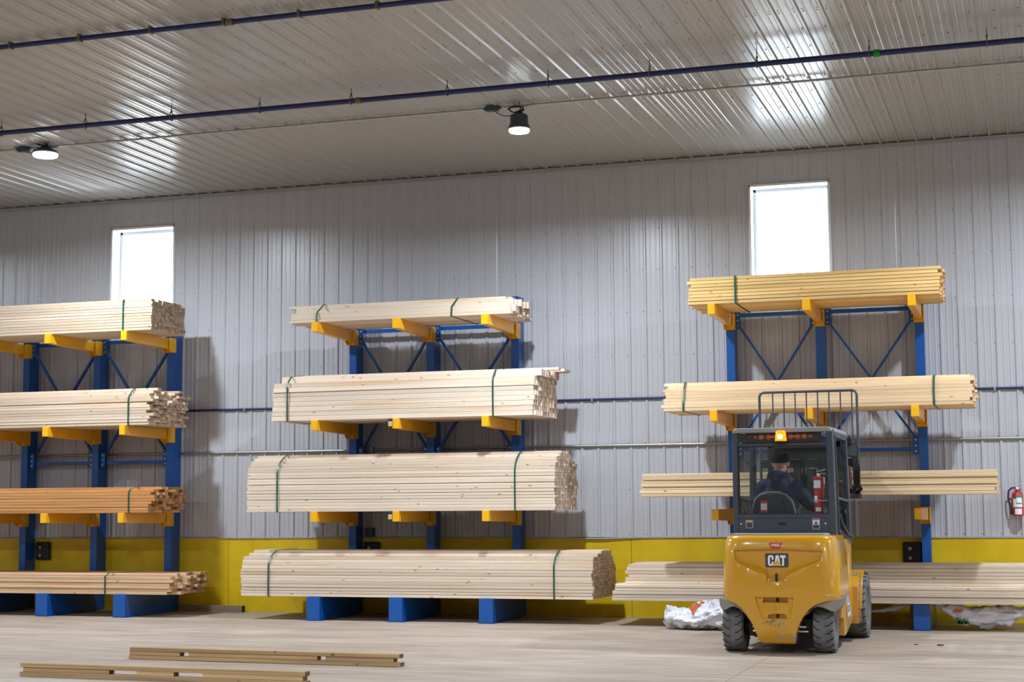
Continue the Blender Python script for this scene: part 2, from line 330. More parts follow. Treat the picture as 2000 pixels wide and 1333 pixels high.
M['jean'] = mat('dark_jeans', (0.02,0.025,0.04), 0.9)
M['seat'] = mat('black_vinyl_seat', (0.014,0.014,0.016), 0.35)
M['wrap'] = mat('white_lumber_wrap', (0.70,0.70,0.76), 0.42, bump=0.35, bscale=14, var=0.08)
M['wrapgreen'] = mat('green_print', (0.03,0.10,0.02), 0.5)
M['wraporange'] = mat('orange_print', (0.45,0.10,0.02), 0.5)
M['lampbody'] = mat('grey_lamp_housing', (0.06,0.08,0.10), 0.4, metal=0.5)
M['diffuser'] = mat('lit_led_diffuser', (1,1,1), 0.4, emit=(0.90,0.96,1.0), estr=11)
M['jamb'] = mat('white_window_trim', (0.80,0.82,0.83), 0.4)
M['vinyl'] = mat('white_vinyl_sash', (0.72,0.76,0.80), 0.4)
M['greentag'] = mat('green_tag', (0.0,0.38,0.20), 0.5)
M['silver'] = mat('silver_tag', (0.55,0.55,0.55), 0.4, metal=0.3)
M['bark'] = mat('dry_leaf', (0.09,0.035,0.02), 0.9)
M['ground'] = mat('outside_snow', (0.82,0.84,0.86), 0.9)

# ------------------------------------------------------------------ room shell
P = 0.2286; RX0 = -15.28725; ZC = 6.208; ZCURB = 1.054
XL, XR, YF = -22.6, 8.3, -34.0
def profile(x0, x1):
    """(x, height) points of the ribbed sheet between x0 and x1"""
    pts = [(x0, 0.0)]
    k0 = math.floor((x0-RX0)/P)-1
    for k in range(k0, k0+int((x1-x0)/P)+4):
        c = RX0+k*P
        for q in [(-0.025,0),(-0.010,0.019),(0.010,0.019),(0.025,0)] + [t for j in (0.0762,0.1524) for t in ((j-0.011,0),(j-0.005,0.0045),(j+0.005,0.0045),(j+0.011,0))]:
            if x0+0.004 < c+q[0] < x1-0.004: pts.append((c+q[0], q[1]))
    pts.append((x1, 0.0)); return sorted(pts)
WIN = [(-13.318, -12.275, 4.40, 5.730), (-3.529, -2.505, 4.40, 5.735)]
ZW0 = ZCURB+0.012
wall = struct('wall_back', MB().box((XL, 0.16, -0.2), (WIN[0][0]-0.02, 0.30, ZC+0.3)).box((WIN[0][1]+0.02, 0.16, -0.2), (WIN[1][0]-0.02, 0.30, ZC+0.3)).box((WIN[1][1]+0.02, 0.16, -0.2), (XR, 0.30, ZC+0.3))
    .box((WIN[0][0]-0.02,0.16,-0.2),(WIN[0][1]+0.02,0.30,WIN[0][2]-0.02)).box((WIN[0][0]-0.02,0.16,WIN[0][3]+0.02),(WIN[0][1]+0.02,0.30,ZC+0.3))
    .box((WIN[1][0]-0.02,0.16,-0.2),(WIN[1][1]+0.02,0.30,WIN[1][2]-0.02)).box((WIN[1][0]-0.02,0.16,WIN[1][3]+0.02),(WIN[1][1]+0.02,0.30,ZC+0.3)), M['trim'])
PW = 4*P
k = 0; xa = RX0-P*0.30-8*PW
npan = int((XR-xa)/PW)
plain = None
for k in range(npan):
    a = xa+k*PW; b = a+PW
    hit = [wn for wn in WIN if wn[0] < b and wn[1] > a]
    if a < XL: continue
    if not hit:
        if plain is None:
            plain = MB(); pts = [(x-a, h) for x, h in profile(a, b)]; n = len(pts)
            plain.add([(x, -h, ZW0) for x, h in pts]+[(x, -h, ZC) for x, h in pts], [(i, i+1, n+i+1, n+i) for i in range(n-1)])
            plain = plain.mesh('panel', M['panel'], fix=False)
        o = link('panel', plain, wall, (a, random.uniform(-0.0015, 0.0), 0)); continue
    mb = MB(); w0, w1, wz0, wz1 = hit[0]
    segs = [(max(a, s), min(b, e), z0, z1) for s, e, z0, z1 in ((a, w0, ZW0, ZC), (w0, w1, ZW0, wz0), (w0, w1, wz1, ZC), (w1, b, ZW0, ZC)) if min(b, e)-max(a, s) > 0.003]
    for s, e, z0, z1 in segs:
        pts = profile(s, e); n = len(pts)
        mb.add([(x, -h, z0) for x, h in pts]+[(x, -h, z1) for x, h in pts], [(i, i+1, n+i+1, n+i) for i in range(n-1)])
    link('panel', mb.mesh('panel', M['panel'], fix=False), wall)
scr = MB()
for z in (1.105, 1.70, 2.33, 2.93, 3.516, 4.12, 4.70, 5.26, 5.91):
    for k in range(-6, 74):
        x = RX0+k*P-0.034+random.uniform(-0.004, 0.004)
        if x > XR-0.1 or any(q[0]-0.02 < x < q[1]+0.02 and q[2] < z < q[3]+0.02 for q in WIN): continue
        scr.cyl((x, 0, z), (x, -0.006, z+random.uniform(-.004,.004)), 0.0085, 6, 0.005)
o = obj('screws', scr, M['screw'], wall); o['kind'] = 'stuff'
# ceiling: rows of ribbed sheets, seam at y = -6.13
ceil = struct('ceiling', MB().box((XL, YF, ZC+0.06), (XR, 0.3, ZC+0.35)), M['ceil'])
pts = [(x-xa, h) for x, h in profile(xa, xa+PW)]; n = len(pts)
rows = [(0.0, -6.13), (-6.10, -13.0), (-12.97, -20.0), (-19.97, -27.0), (-26.97, -34.0)]
for ri, (y0, y1) in enumerate(rows):
    ns = 4
    vs = [(x, y0+(y1-y0)*j/ns, -h) for j in range(ns+1) for x, h in pts]
    me = bpy.data.meshes.new('panel'); me.from_pydata(vs, [], [(j*n+i, j*n+i+1, (j+1)*n+i+1, (j+1)*n+i) for j in range(ns) for i in range(n-1)]); me.materials.append(M['ceil'])
    for k in range(npan):
        if xa+k*PW < XL: continue
        o = link('panel', me, ceil, (xa+k*PW, 0, ZC+0.003*(1 if ri == 0 else 0)-random.uniform(0,0.001)))
        if ri == 1: o.location.y += random.uniform(-0.012, 0.012)
cs = MB()
for y in (-0.55,-1.15,-1.78,-2.4,-3.05,-3.68,-4.30,-4.88,-5.51,-6.09,-6.17,-6.70,-7.30,-7.95,-8.55,-9.15,-9.8):
    for k in range(-6, 74):
        x = RX0+k*P-0.040+random.uniform(-0.005, 0.005)
        if x > XR-0.1: continue
        cs.cyl((x, y, ZC+0.003), (x, y, ZC-0.007), 0.009, 6, 0.005)
        if y in (-6.09, -6.17): cs.cyl((x+0.09, y, ZC+0.003), (x+0.09, y, ZC-0.007), 0.009, 6, 0.005)
o = obj('screws', cs, M['screw'], ceil); o['kind'] = 'stuff'
# curb, trims, other walls, floor
cb = MB()
xs = [XL+0.02] + [x for x in (-16.0, -11.28, -5.24, 1.4) ] + [XR-0.02]
for a, b in zip(xs, xs[1:]): cb.box((a+0.002, -0.03, -0.05), (b-0.002, 0.16, ZCURB))
curb = struct('baseboard_back', cb, M['curb'], bevel=0.004)
tr = MB(); N_ = 120
wav = []
for i in range(N_+1):
    x = XL+0.03+(XR-XL-0.06)*i/N_
    wav.append((x, -0.045-0.004*math.sin(x*2.1)-0.022*math.exp(-((x+5.75)/0.35)**2), ZCURB+0.004*math.sin(x*1.3)-0.012*math.exp(-((x+5.75)/0.4)**2)))
tr.loft([[(x, y, z), (x, 0.0, z+0.006), (x, 0.0, z+0.020), (x, y, z+0.012)] for x, y, z in wav])
struct('trim_1', tr, M['trim'])
struct('trim_2', MB().box((XL+.03, -0.030, ZC-0.062), (XR-.03, -0.022, ZC-0.016)).box((XL+.03, -0.062, ZC-0.024), (XR-.03, -0.022, ZC-0.020)), M['trim'])
struct('wall_left', MB().box((XL-0.15, YF, -0.2), (XL, 0.3, ZC+0.3)), M['panel'])
struct('wall_right', MB().box((XR, YF, -0.2), (XR+0.15, 0.3, ZC+0.3)), M['panel'])
struct('wall_front', MB().box((XL-0.15, YF-0.15, -0.2), (XR+0.15, YF, ZC+0.3)), M['panel'])
fl = MB(); jx = [XL, -14.6, -8.6, -2.58, 3.4, XR]
for i in range(5):
    a = jx[i]+(0.003 if i else 0); b = jx[i+1]-(0.003 if i < 4 else 0)
    fl.add([(a, YF, 0), (b, YF, 0), (b, 0.3, 0), (a, 0.3, 0)], [(0,1,2,3)])
    if i: fl.add([(a-0.006, YF, -0.012), (a, YF, -0.012), (a, 0.3, -0.012), (a-0.006, 0.3, -0.012)], [(0,1,2,3)]).add([(a, YF, 0), (a, 0.3, 0), (a, 0.3, -0.012), (a, YF, -0.012)], [(0,1,2,3)]).add([(a-0.006, YF, 0), (a-0.006, 0.3, 0), (a-0.006, 0.3, -0.012), (a-0.006, YF, -0.012)], [(0,1,2,3)])
struct('floor', fl.mesh('floor', M['floor'], fix=False), M['floor'])
og = struct('ground', MB().box((-60, 0.35, -0.4), (60, 70, -0.1)), M['ground'])

def window(i, x0, x1, z0, z1):
    wn = struct('window_%d' % i, MB().box((x0-0.03, -0.026, z0-0.03), (x0, 0.27, z1+0.03)).box((x1, -0.026, z0-0.03), (x1+0.03, 0.27, z1+0.03)).box((x0-0.03, -0.026, z1), (x1+0.03, 0.27, z1+0.03)).box((x0-0.03, -0.026, z0-0.03), (x1+0.03, 0.27, z0)), M['jamb'], bevel=0.004)
    fw = 0.042
    obj('sash', MB().box((x0, 0.205, z0), (x0+fw, 0.262, z1)).box((x1-fw, 0.205, z0), (x1, 0.262, z1)).box((x0, 0.205, z1-fw), (x1, 0.262, z1)).box((x0, 0.205, z0), (x1, 0.262, z0+fw)), M['vinyl'], wn, bevel=0.006)
    gl = obj('pane', MB().box((x0+fw-0.005, 0.230, z0+fw-0.005), (x1-fw+0.005, 0.236, z1-fw+0.005)), M['pane'], wn)
    sx = x0+(x1-x0)*0.56
    obj('sticker', MB().box((sx-0.04, 0.2265, z1-0.34), (sx+0.05, 0.2295, z1-0.29)), M['paper'], gl)
for i, q in enumerate(WIN): window(i+1, *q)

# ------------------------------------------------------------------ pipes, conduit, hangers
p2y, p2z = -4.88, 6.062
t = thing('sprinkler_pipe', 'dark blue sprinkler pipe hung below the ceiling, passing above both lamps', 'pipe', (-7, p2y, p2z))
obj('pipe', MB().cyl((XL+0.02, p2y, p2z), (XR-0.02, p2y, p2z), 0.030, 20), M['blue_pipe'], t, smooth=True)
obj('coupling', MB().cyl((-1.43, p2y, p2z), (-1.37, p2y, p2z), 0.040, 16), M['green'], t, smooth=True)['label'] = 'green coupling'
for cx in (-7.13, -13.4): obj('coupling', MB().cyl((cx-0.035, p2y, p2z), (cx+0.035, p2y, p2z), 0.037, 16), M['brass'], t, smooth=True)
for i, hx in enumerate((-11.86,-10.68,-9.52,-8.37,-7.225,-6.067,-4.90,-3.77,-2.625,-1.475,-0.32)):
    h = obj('hanger', MB().tube([(hx, p2y+0.037*math.sin(a), p2z+0.012+0.052*math.cos(a)) for a in [2*PI*j/14 for j in range(14)]], 0.006, 6, True), M['brass'], t, smooth=True)
    obj('rod', MB().cyl((hx, p2y, p2z+0.06), (hx, p2y, ZC), 0.005, 8).cyl((hx, p2y, p2z+0.062), (hx, p2y, p2z+0.085), 0.012, 6), M['brass'], h)
p1y, p1z = -7.75, 6.150
t = thing('sprinkler_pipe', 'dark blue pipe strapped tight to the ceiling in the upper left corner', 'pipe', (-8, p1y, p1z))
obj('pipe', MB().cyl((XL+0.02, p1y, p1z), (XR-0.02, p1y, p1z), 0.026, 20), M['blue_pipe'], t, smooth=True)
cp = 0
for k in range(6):
    hx = -9.70+k*0.80
    obj('clamp', MB().box((hx-0.016, p1y-0.034, p1z-0.031), (hx+0.016, p1y+0.034, ZC-0.018)), M['brass'], t, bevel=0.004)
obj('coupling', MB().cyl((-7.27, p1y, p1z), (-7.20, p1y, p1z), 0.034, 16), M['brass'], t, smooth=True)
cy, cz = -3.62, 6.172
t = thing('conduit', 'thin grey conduit along the ceiling feeding the two lamps', 'conduit', (-7, cy, cz))
obj('tube', MB().cyl((XL+0.02, cy, cz), (XR-0.02, cy, cz), 0.0145, 12), M['galv'], t, smooth=True)
for hx in (-15.4, -9.3, -7.6, -2.62, -0.1): obj('coupling', MB().cyl((hx-0.04, cy, cz), (hx+0.04, cy, cz), 0.02, 12), M['galv'], t, smooth=True)
py, pz = -0.030, 2.935
t = thing('wall_pipe', 'thin dark blue pipe along the back wall above the grey conduit', 'pipe', (-7, py, pz))
obj('pipe', MB().cyl((XL+0.02, py, pz), (-0.10, py, pz), 0.016, 12), M['blue_pipe'], t, smooth=True)
obj('valve', MB().cyl((-0.13, py, pz), (-0.02, py, pz), 0.04, 14).box((-0.09, py-0.06, pz-0.05), (-0.04, py+0.05, pz+0.05)), M['galv'], t, smooth=True)
for k in range(12):
    hx = -15.0+k*1.32
    obj('clamp', MB().box((hx-0.012, py-0.020, pz-0.022), (hx+0.012, 0.0, pz+0.022)), M['galv'], t)
py, pz = -0.026, 2.303
t = thing('wall_conduit', 'grey metal conduit along the back wall below the blue pipe', 'conduit', (-7, py, pz))
obj('tube', MB().cyl((XL+0.02, py, pz), (XR-0.02, py, pz), 0.019, 12), M['galv'], t, smooth=True)
for k in range(10):
    hx = -15.5+k*1.61
    obj('coupling', MB().cyl((hx-0.03, py, pz), (hx+0.03, py, pz), 0.024, 12), M['galv'], t, smooth=True)
t = thing('outlet_box', 'small dark outlet box hanging on a conduit drop behind the middle rack', 'outlet box', (-9.04, -0.05, 1.14))
obj('box', MB().box((-9.10, -0.09, 1.08), (-8.98, -0.0, 1.20)), M['navy_plate'], t, bevel=0.006)
obj('drop_conduit', MB().cyl((-9.04, -0.045, 1.20), (-9.04, -0.045, 2.28), 0.011, 10), M['galv'], t, smooth=True)
obj('conduit_elbow', MB().box((-9.09, -0.08, 2.25), (-8.99, -0.0, 2.36)), M['galv'], t, bevel=0.01)

# ------------------------------------------------------------------ lamps
def lamp(x, y, label, big, drop, group=None, cord=True, light=True):
    t = thing('high_bay_lamp', label, 'lamp', (x, y, ZC-0.03), group)
    zt = ZC-0.05-drop
    if big:   # wide flat disc
        R = 0.165; zb = zt-0.085
        obj('housing', MB().lathe([(0.02, 0.10), (0.05, 0.095), (0.075, 0.06), (0.10, 0.055), (0.11, 0.03), (R-0.01, 0.028), (R, 0.015), (R, 0.0), (R-0.015, -0.012), (0.02,-0.012)], (x, y, zb+0.02), n=36), M['lampbody'], t, smooth=True)
        dz = zb+0.008
    else:     # tall can
        R = 0.128; zb = zt-0.20
        obj('housing', MB().lathe([(0.02, 0.185), (0.06, 0.18), (0.075, 0.165), (0.095, 0.16), (0.105, 0.15), (0.108, 0.05), (R-0.004, 0.03), (R, 0.0), (R-0.01, -0.012), (0.02,-0.012)], (x, y, zb+0.02), n=36), M['lampbody'], t, smooth=True)
        dz = zb+0.008
    R2 = R-0.008
    obj('diffuser', MB().lathe([(R2, 0.0), (R2, -0.022), (R2*0.93, -0.036), (R2*0.5, -0.044), (0.01, -0.045)], (x, y, dz), n=36), M['diffuser'], t, smooth=True)
    top = zb+(0.12 if big else 0.205)
    obj('hook', MB().tube([(x, y, top-0.01), (x, y, top+0.02), (x+0.02, y, top+0.04), (x+0.015, y, top+0.06), (x, y, ZC-0.03), (x, y, ZC+0.005)], 0.008, 8), M['lampbody'], t, smooth=True)
    bx = x-0.33
    obj('junction_box', MB().box((bx-0.075, y-0.035, ZC-0.075), (bx+0.075, y+0.035, ZC-0.005)).cyl((bx-0.11, y, ZC-0.036), (bx+0.11, y, ZC-0.036), 0.022, 10), M['lampbody'], t, bevel=0.006)
    path = [(bx+0.02, y, ZC-0.07)]
    for i in range(1, 10): path.append((bx+0.02+(x-bx-0.02)*i/10, y-0.02, ZC-0.07-(ZC-0.07-top-0.01)*i/10-0.06*math.sin(PI*i/10)))
    for i in range(40): a = 2*PI*i/13.0; path.append((x-0.03+0.085*math.cos(a)+0.02*math.sin(i), y-0.04+0.03*math.sin(i*0.7), top+0.035+0.035*math.sin(a)))
    path.append((x, y, top-0.01))
    obj('cord', MB().tube(path, 0.0055, 6), M['black'], t, smooth=True)
    ld = bpy.data.lights.new('led', 'AREA'); ld.shape = 'DISK'; ld.size = R2*2; ld.energy = LAMP_W; ld.spread = math.radians(168); ld.color = LAMP_COLOR
    lo = bpy.data.objects.new('led', ld); COL.objects.link(lo); lo.parent = t; lo.location = Vector((x, y, dz-0.048)) - wt(t)
    return t
L1 = lamp(-12.09, cy, 'round flat white lit lamp hanging above the left window', True, 0.0)
L2 = lamp(-5.635, cy, 'lit can shaped lamp hanging from the ceiling near the picture centre', False, 0.075)
LH = 0
for iy, yy in enumerate((-3.62, -14.0, -24.4)):
    for xx in (-18.54, -12.09, -5.635, 0.82, 7.27):
        if yy == -3.62 and xx in (-12.09, -5.635): continue
        c = copy_tree(L1, (xx, yy, ZC-0.03)); c['label'] = 'round flat lit lamp of the ceiling rows beyond the picture'; c['group'] = 'ceiling lamps beyond the picture'

# ------------------------------------------------------------------ racks
ZB, ZA = 0.315, (1.435, 2.655, 3.985)
YC0, YC1 = -0.30, -0.05
def ibeam(mb, x, y0, y1, z0, z1, w=0.10, tf=0.012, tw=0.010):
    h = w/2
    poly = [(-h, y0), (h, y0), (h, y0+tf), (tw/2, y0+tf), (tw/2, y1-tf), (h, y1-tf), (h, y1), (-h, y1), (-h, y1-tf), (-tw/2, y1-tf), (-tw/2, y0+tf), (-h, y0+tf)]
    return mb.prism([(x+a, b) for a, b in poly], z0, z1, 'z')
def make_rack(label, xs, top, uncapped=()):
    t = thing('cantilever_rack', label, 'rack', (xs[1], -0.2, 0), 'cantilever racks along the back wall')
    for i, x in enumerate(xs):
        c = obj('column', MB().box((x-0.05, YC0, 0.012), (x+0.05, YC1, top)), M['blue'], t, bevel=0.006)
        obj('column_flange', MB().box((x-0.056, YC0-0.010, 0.02), (x+0.056, YC0-0.0005, top-0.01)), M['blue'], c, bevel=0.002)
        b = obj('base_leg', MB().box((x-0.095, -1.60, 0.006), (x+0.095, YC0-0.012, ZB-0.002)), M['blue'], t, bevel=0.005)
        obj('foot_plate', MB().box((x-0.11, -1.58, 0.0), (x+0.125, -1.42, 0.006)), M['blue'], b)
        for j, z in enumerate(ZA):
            slope = (0.0, 0.0, 0.0)[j]
            a = MB()
            yb = YC0-0.012; yf = -1.60
            # tapered box arm, deeper at the root
            hw = 0.046; d0, d1 = 0.155, 0.135
            a.add([(x-hw,yf,z-d1),(x+hw,yf,z-d1),(x+hw,yf,z),(x-hw,yf,z),(x-hw,yb,z-d0),(x+hw,yb,z-d0),(x+hw,yb,z),(x-hw,yb,z)],[(0,1,2,3),(7,6,5,4),(1,0,4,5),(2,1,5,6),(3,2,6,7),(0,3,7,4)])
            am = obj('arm', a, M['arm'], t, bevel=0.006)
            # saddle bracket at the column: side cheeks with a cut corner
            br = MB()
            for s in (-1, 1):
                xx = x+s*0.060
                br.prism([(yb-0.14, z-d0-0.005), (yb-0.14, z-0.015), (yb-0.10, z+0.012), (yb+0.06, z+0.012), (yb+0.06, z-0.20), (yb-0.075, z-0.20)], xx-0.004, xx+0.004, 'x')
            br.box((x-0.06, yb-0.012, z-0.20), (x+0.06, yb-0.002, z+0.012))
            obj('bracket', br, M['arm'], am)
            if (i, j) in uncapped:
                g = obj('open_end_plate', MB().box((x-hw-0.055, yf-0.004, z-0.128), (x-hw+0.004, yf+0.01, z-0.008)), M['ink'], am)  # black plate paints the dark inside of the open arm end
                tm = MB()
                obj('open_end_stripe', MB().box((x-hw-0.053, yf-0.006, z-0.075), (x-hw+0.002, yf-0.003, z-0.040)), M['silver'], am)
                obj('open_end_stripe', MB().box((x-hw-0.053, yf-0.006, z-0.104), (x-hw+0.002, yf-0.003, z-0.076)), M['arm'], am)
            else:
                obj('end_cap', MB().box((x-hw+0.003, yf-0.005, z-d1+0.003), (x+hw-0.003, yf+0.002, z-0.003)), M['arm'], am, bevel=0.002)
    yb = -0.19
    for a, b in zip(xs, xs[1:]):
        x0, x1 = a+0.05, b-0.05; zt_, zb_ = 3.885, 2.30
        h = MB().bar((x0, yb, 3.985), (x1, yb, 3.985), 0.055, 0.05)
        obj('horizontal_brace', h, M['blue'], t, bevel=0.003)
        obj('horizontal_brace', MB().bar((x0, yb, 2.18), (x1, yb, 2.18), 0.055, 0.05), M['blue'], t, bevel=0.003)
        obj('diagonal_brace', MB().bar((x0+0.03, yb-0.03, zt_), (x1-0.03, yb-0.03, zb_), 0.028, 0.055, (0,1,0)), M['blue'], t, bevel=0.003)
        obj('diagonal_brace', MB().bar((x1-0.03, yb+0.03, zt_), (x0+0.03, yb+0.03, zb_), 0.028, 0.055, (0,1,0)), M['blue'], t, bevel=0.003)
        for xx, s in ((x0, 1), (x1, -1)):
            for zz in (3.93, 2.24):
                g = obj('gusset_plate', MB().box((xx, yb-0.066, zz-0.13), (xx+s*0.085, yb-0.058, zz+0.10)), M['blue'], t, bevel=0.003)
                for dz in (0.055, -0.02, -0.09):
                    obj('bolt', MB().cyl((xx+s*0.045, yb-0.066, zz+dz), (xx+s*0.045, yb-0.076, zz+dz), 0.011, 6), M['bolt'], g)
    return t
make_rack('blue rack with yellow arms at the left edge, partly out of frame', (-14.60, -13.37, -12.125), 4.376)
make_rack('blue rack with yellow arms in the middle, two of its arms tagged', (-9.195, -8.02, -6.775), 4.376, uncapped=((1, 0), (1, 1)))
make_rack('blue rack with yellow arms behind the yellow forklift', (-3.79, -2.62, -1.365), 4.28)

# ------------------------------------------------------------------ lumber
BM = {}
def board_mesh(Lb, w, h, m):
    key = (round(Lb, 3), w, h, m)
    if key not in BM:
        c = 0.0032; a, b = w/2, h/2
        sec = [(-a+c,-b),(a-c,-b),(a,-b+c),(a,b-c),(a-c,b),(-a+c,b),(-a,b-c),(-a,-b+c)]
        mb = MB(); mb.loft([[(-Lb/2, y, z) for y, z in sec], [(Lb/2, y, z) for y, z in sec]])
        BM[key] = mb.mesh('board', M[m])
    return BM[key]
def bundle(label, x0, Lb, yf, zb, depth, layers, tone, straps=(), endj=0.006, group='lumber bundles on the racks', jr=None, shift=0.0, name='lumber_bundle', gap=0.0025, lens=None):
    """layers: bottom to top (height, width, front setback, rear setback, [x shift])"""
    t = thing(name, label, 'lumber', (x0+Lb/2, yf+depth/2, zb), group)
    z = zb; prof = []
    for li, ly in enumerate(layers):
        h, wd, s0, s1 = ly[:4]; xs = ly[4] if len(ly) > 4 else 0.0
        n = max(1, int((depth-s0-s1+0.012)/(wd+0.0035)))
        prof.append((yf+s0, z, z+h, yf+s0+n*(wd+0.0035)))
        for c in range(n):
            if ly[5:] and random.random() < ly[5]: continue
            y = yf+s0+wd/2+c*(wd+0.0035)+(random.uniform(-0.005, 0.004) if c in (0, n-1) else 0)
            bl = Lb if not lens else Lb-random.choice(lens)
            dx = random.gauss(0, endj)
            o = link('board', board_mesh(bl, wd-0.0015, h, tone), t, (x0+Lb/2+xs+dx+(Lb-bl)/2*(-1 if lens else 0), y, z+h/2))
            o.rotation_euler = (0, random.uniform(-1, 1)*0.0004, random.uniform(-1, 1)*0.0006)
        z += h+gap
    zt = z-gap
    for sx in straps:
        # band pulled tight round the pile: convex hull of the section
        pts = []
        for ya, za, zb_, yb_ in prof: pts += [(ya-0.008, za), (ya-0.008, zb_+0.001), (yb_+0.006, za), (yb_+0.006, zb_+0.001)]
        pts = sorted(set((round(a, 4), round(b, 4)) for a, b in pts))
        def half(ps):
            hl = []
            for p in ps:
                while len(hl) > 1 and (hl[-1][0]-hl[-2][0])*(p[1]-hl[-2][1])-(hl[-1][1]-hl[-2][1])*(p[0]-hl[-2][0]) <= 0: hl.pop()
                hl.append(p)
            return hl
        hull = half(pts)[:-1]+half(pts[::-1])[:-1]
        cy_ = sum(p[0] for p in hull)/len(hull); cz_ = sum(p[1] for p in hull)/len(hull)
        def off(d):
            r = []
            for y, zz in hull:
                v = Vector((y-cy_, zz-cz_)); r.append((y+math.copysign(d, v[0]), zz+math.copysign(d, v[1])))
            return r
        o1, o2 = off(0.004), off(0.006); hw = 0.011
        rings = [[(sx-hw, y, q) for y, q in o1], [(sx-hw, y, q) for y, q in o2], [(sx+hw, y, q) for y, q in o2], [(sx+hw, y, q) for y, q in o1], [(sx-hw, y, q) for y, q in o1]]
        obj('strap', MB().loft(rings, cap=False), M['strap'], t)
    return t
F = 0.038; W4 = 0.089
def flat(n, setb=None, wd=W4, h=F, rear=None, xs=None, drop=None):
    setb = setb or {}; rear = rear or {}; xs = xs or {}; drop = drop or {}
    return [(h, wd, setb.get(i-n, setb.get(i, 0.0)+random.uniform(0, 0.006)), rear.get(i-n, 0.0), xs.get(i-n, 0.0), drop.get(i-n, 0.0)) for i in range(n)]
# middle rack
bundle('pale bundle strapped twice on the floor legs of the middle rack', -10.275, 4.90, -1.57, ZB, 1.20,
    flat(15, {-1: 0.26, -2: 0.19, -3: 0.085, -4: 0.05, -5: 0.02}, rear={-1: 0.38, -2: 0.24, -3: 0.16, -4: 0.08}, xs={-1: 0.05, -2: 0.02}), 'pale', (-9.86, -5.87), endj=0.008)
bundle('tallest pale bundle, on the lowest arms of the middle rack', -10.195, 4.345, -1.57, ZA[0], 1.10,
    flat(19, {-1: 0.30, -2: 0.20, -3: 0.13, -4: 0.08, -5: 0.045, -6: 0.02}, rear={-1: 0.40, -2: 0.35, -3: 0.25, -4: 0.1}), 'pale', (-9.74, -6.38), endj=0.007)
bundle('pale bundle with loose boards on top, on second arms of middle rack', -9.82, 3.70, -1.57, ZA[1], 1.06,
    [(0.062, 0.038, random.uniform(0, 0.006), 0.0) for i in range(7)]+[(0.062, 0.038, 0.03, 0.04), (0.089, 0.038, 0.13, 0.06, 0.06, 0.12), (0.038, 0.089, 0.45, 0.06, 0.20, 0.5)], 'pale', (-9.60, -6.67), endj=0.012)
bundle('thin pale bundle of few boards on the top arms of middle rack', -9.62, 3.13, -1.53, ZA[2], 1.02,
    [(0.038, 0.089, 0.0, 0.0, 0.0), (0.089, 0.038, 0.02, 0.10, 0.03, 0.04), (0.089, 0.038, 0.20, 0.25, 0.05, 0.08), (0.038, 0.089, 0.24, 0.45, -0.05, 0.0)], 'pale', (-9.19, -7.25), endj=0.035)
# right rack
bundle('long pale bundle with a stepped front, at the foot of right rack', -5.07, 4.94, -1.66, ZB, 1.20,
    flat(5, {0: 0.0}, wd=0.140)+flat(6, {0: 0.12, 1: 0.12, 2: 0.125, 3: 0.13, 4: 0.13, 5: 0.17}, wd=0.140, xs={-6: 0.12, -5: 0.12, -4: 0.12, -3: 0.12, -2: 0.13, -1: 0.14}), 'pale', (), endj=0.018)
bundle('yellowish bundle on the second arms of right rack, above the forklift', -4.42, 3.72, -1.57, ZA[1], 1.05,
    flat(9, {-1: 0.16, -2: 0.12, -3: 0.085, -4: 0.06, -5: 0.05, -6: 0.03, -7: 0.01}, wd=0.140, rear={-1: 0.1}), 'warm', (-4.17, -1.14), endj=0.018)
bundle('golden aged bundle on the top arms of the right rack', -4.08, 3.05, -1.56, ZA[2], 1.00,
    flat(8, {-1: 0.01}, wd=0.140, h=0.038, xs={-1: 0.02}), 'gold', (-3.49,), endj=0.012, gap=0.0045)
# left rack
bundle('pale bundle with a flush square end on top arms of left rack', -16.59, 4.88, -1.56, ZA[2], 0.98,
    flat(11, {-1: 0.02}, rear={-1: 0.0}, drop={-1: 0.35}), 'cream', (-12.16,), endj=0.009)
bundle('ragged pale bundle with boards of uneven length, left rack second arms', -16.60, 4.88, -1.56, ZA[1], 1.08,
    flat(9)+flat(4, {0: 0.02, 1: 0.06, 2: 0.12, 3: 0.16}, drop={-1: 0.5, -2: 0.35, -3: 0.2}), 'cream', (-12.05,), endj=0.034)
bundle('orange brown bundle on the lowest arms of left rack', -16.55, 4.88, -1.56, ZA[0], 1.00,
    flat(7)+flat(2, {0: 0.03, 1: 0.25}, drop={-1: 0.3}), 'orange', (-12.02,), endj=0.045)
bundle('low ragged tan bundle on the floor legs of left rack', -16.30, 4.95, -1.56, ZB, 1.0,
    flat(6)+flat(1, {0: 0.10}, drop={-1: 0.3}), 'tan', (-12.37,), endj=0.06)
# load on the forks
YLOAD, ZLOAD = -1.93, 1.592
bundle('load of unstrapped lumber carried on the forklift forks, behind the cab', -4.645, 4.18, YLOAD, ZLOAD, 0.98,
    flat(7, wd=0.140), 'warm', (), endj=0.012, group=None)

# ------------------------------------------------------------------ wall and floor odds and ends
def bumper(x, label, s=0.24):
    t = thing('rubber_bumper', label, 'bumper', (x, -0.06, 0.75), 'rubber bumpers on the yellow curb')
    obj('pad', MB().box((x-s/2, -0.10, 0.735), (x+s/2, -0.03, 1.005)), M['black'], t, bevel=0.02)
    for dz in (0.80, 0.92):
        obj('bolt', MB().cyl((x-0.03, -0.098, dz), (x-0.03, -0.112, dz), 0.022, 10).cyl((x-0.03, -0.112, dz), (x-0.03, -0.118, dz), 0.012, 6), M['galv'], t)
bumper(-1.555, 'black rubber bumper with two bolts beside the right rack column')
bumper(-9.00, 'black rubber bumper in shade beside the first column of middle rack')
bumper(-14.395, 'black rubber bumper on the yellow curb beside the left rack column')

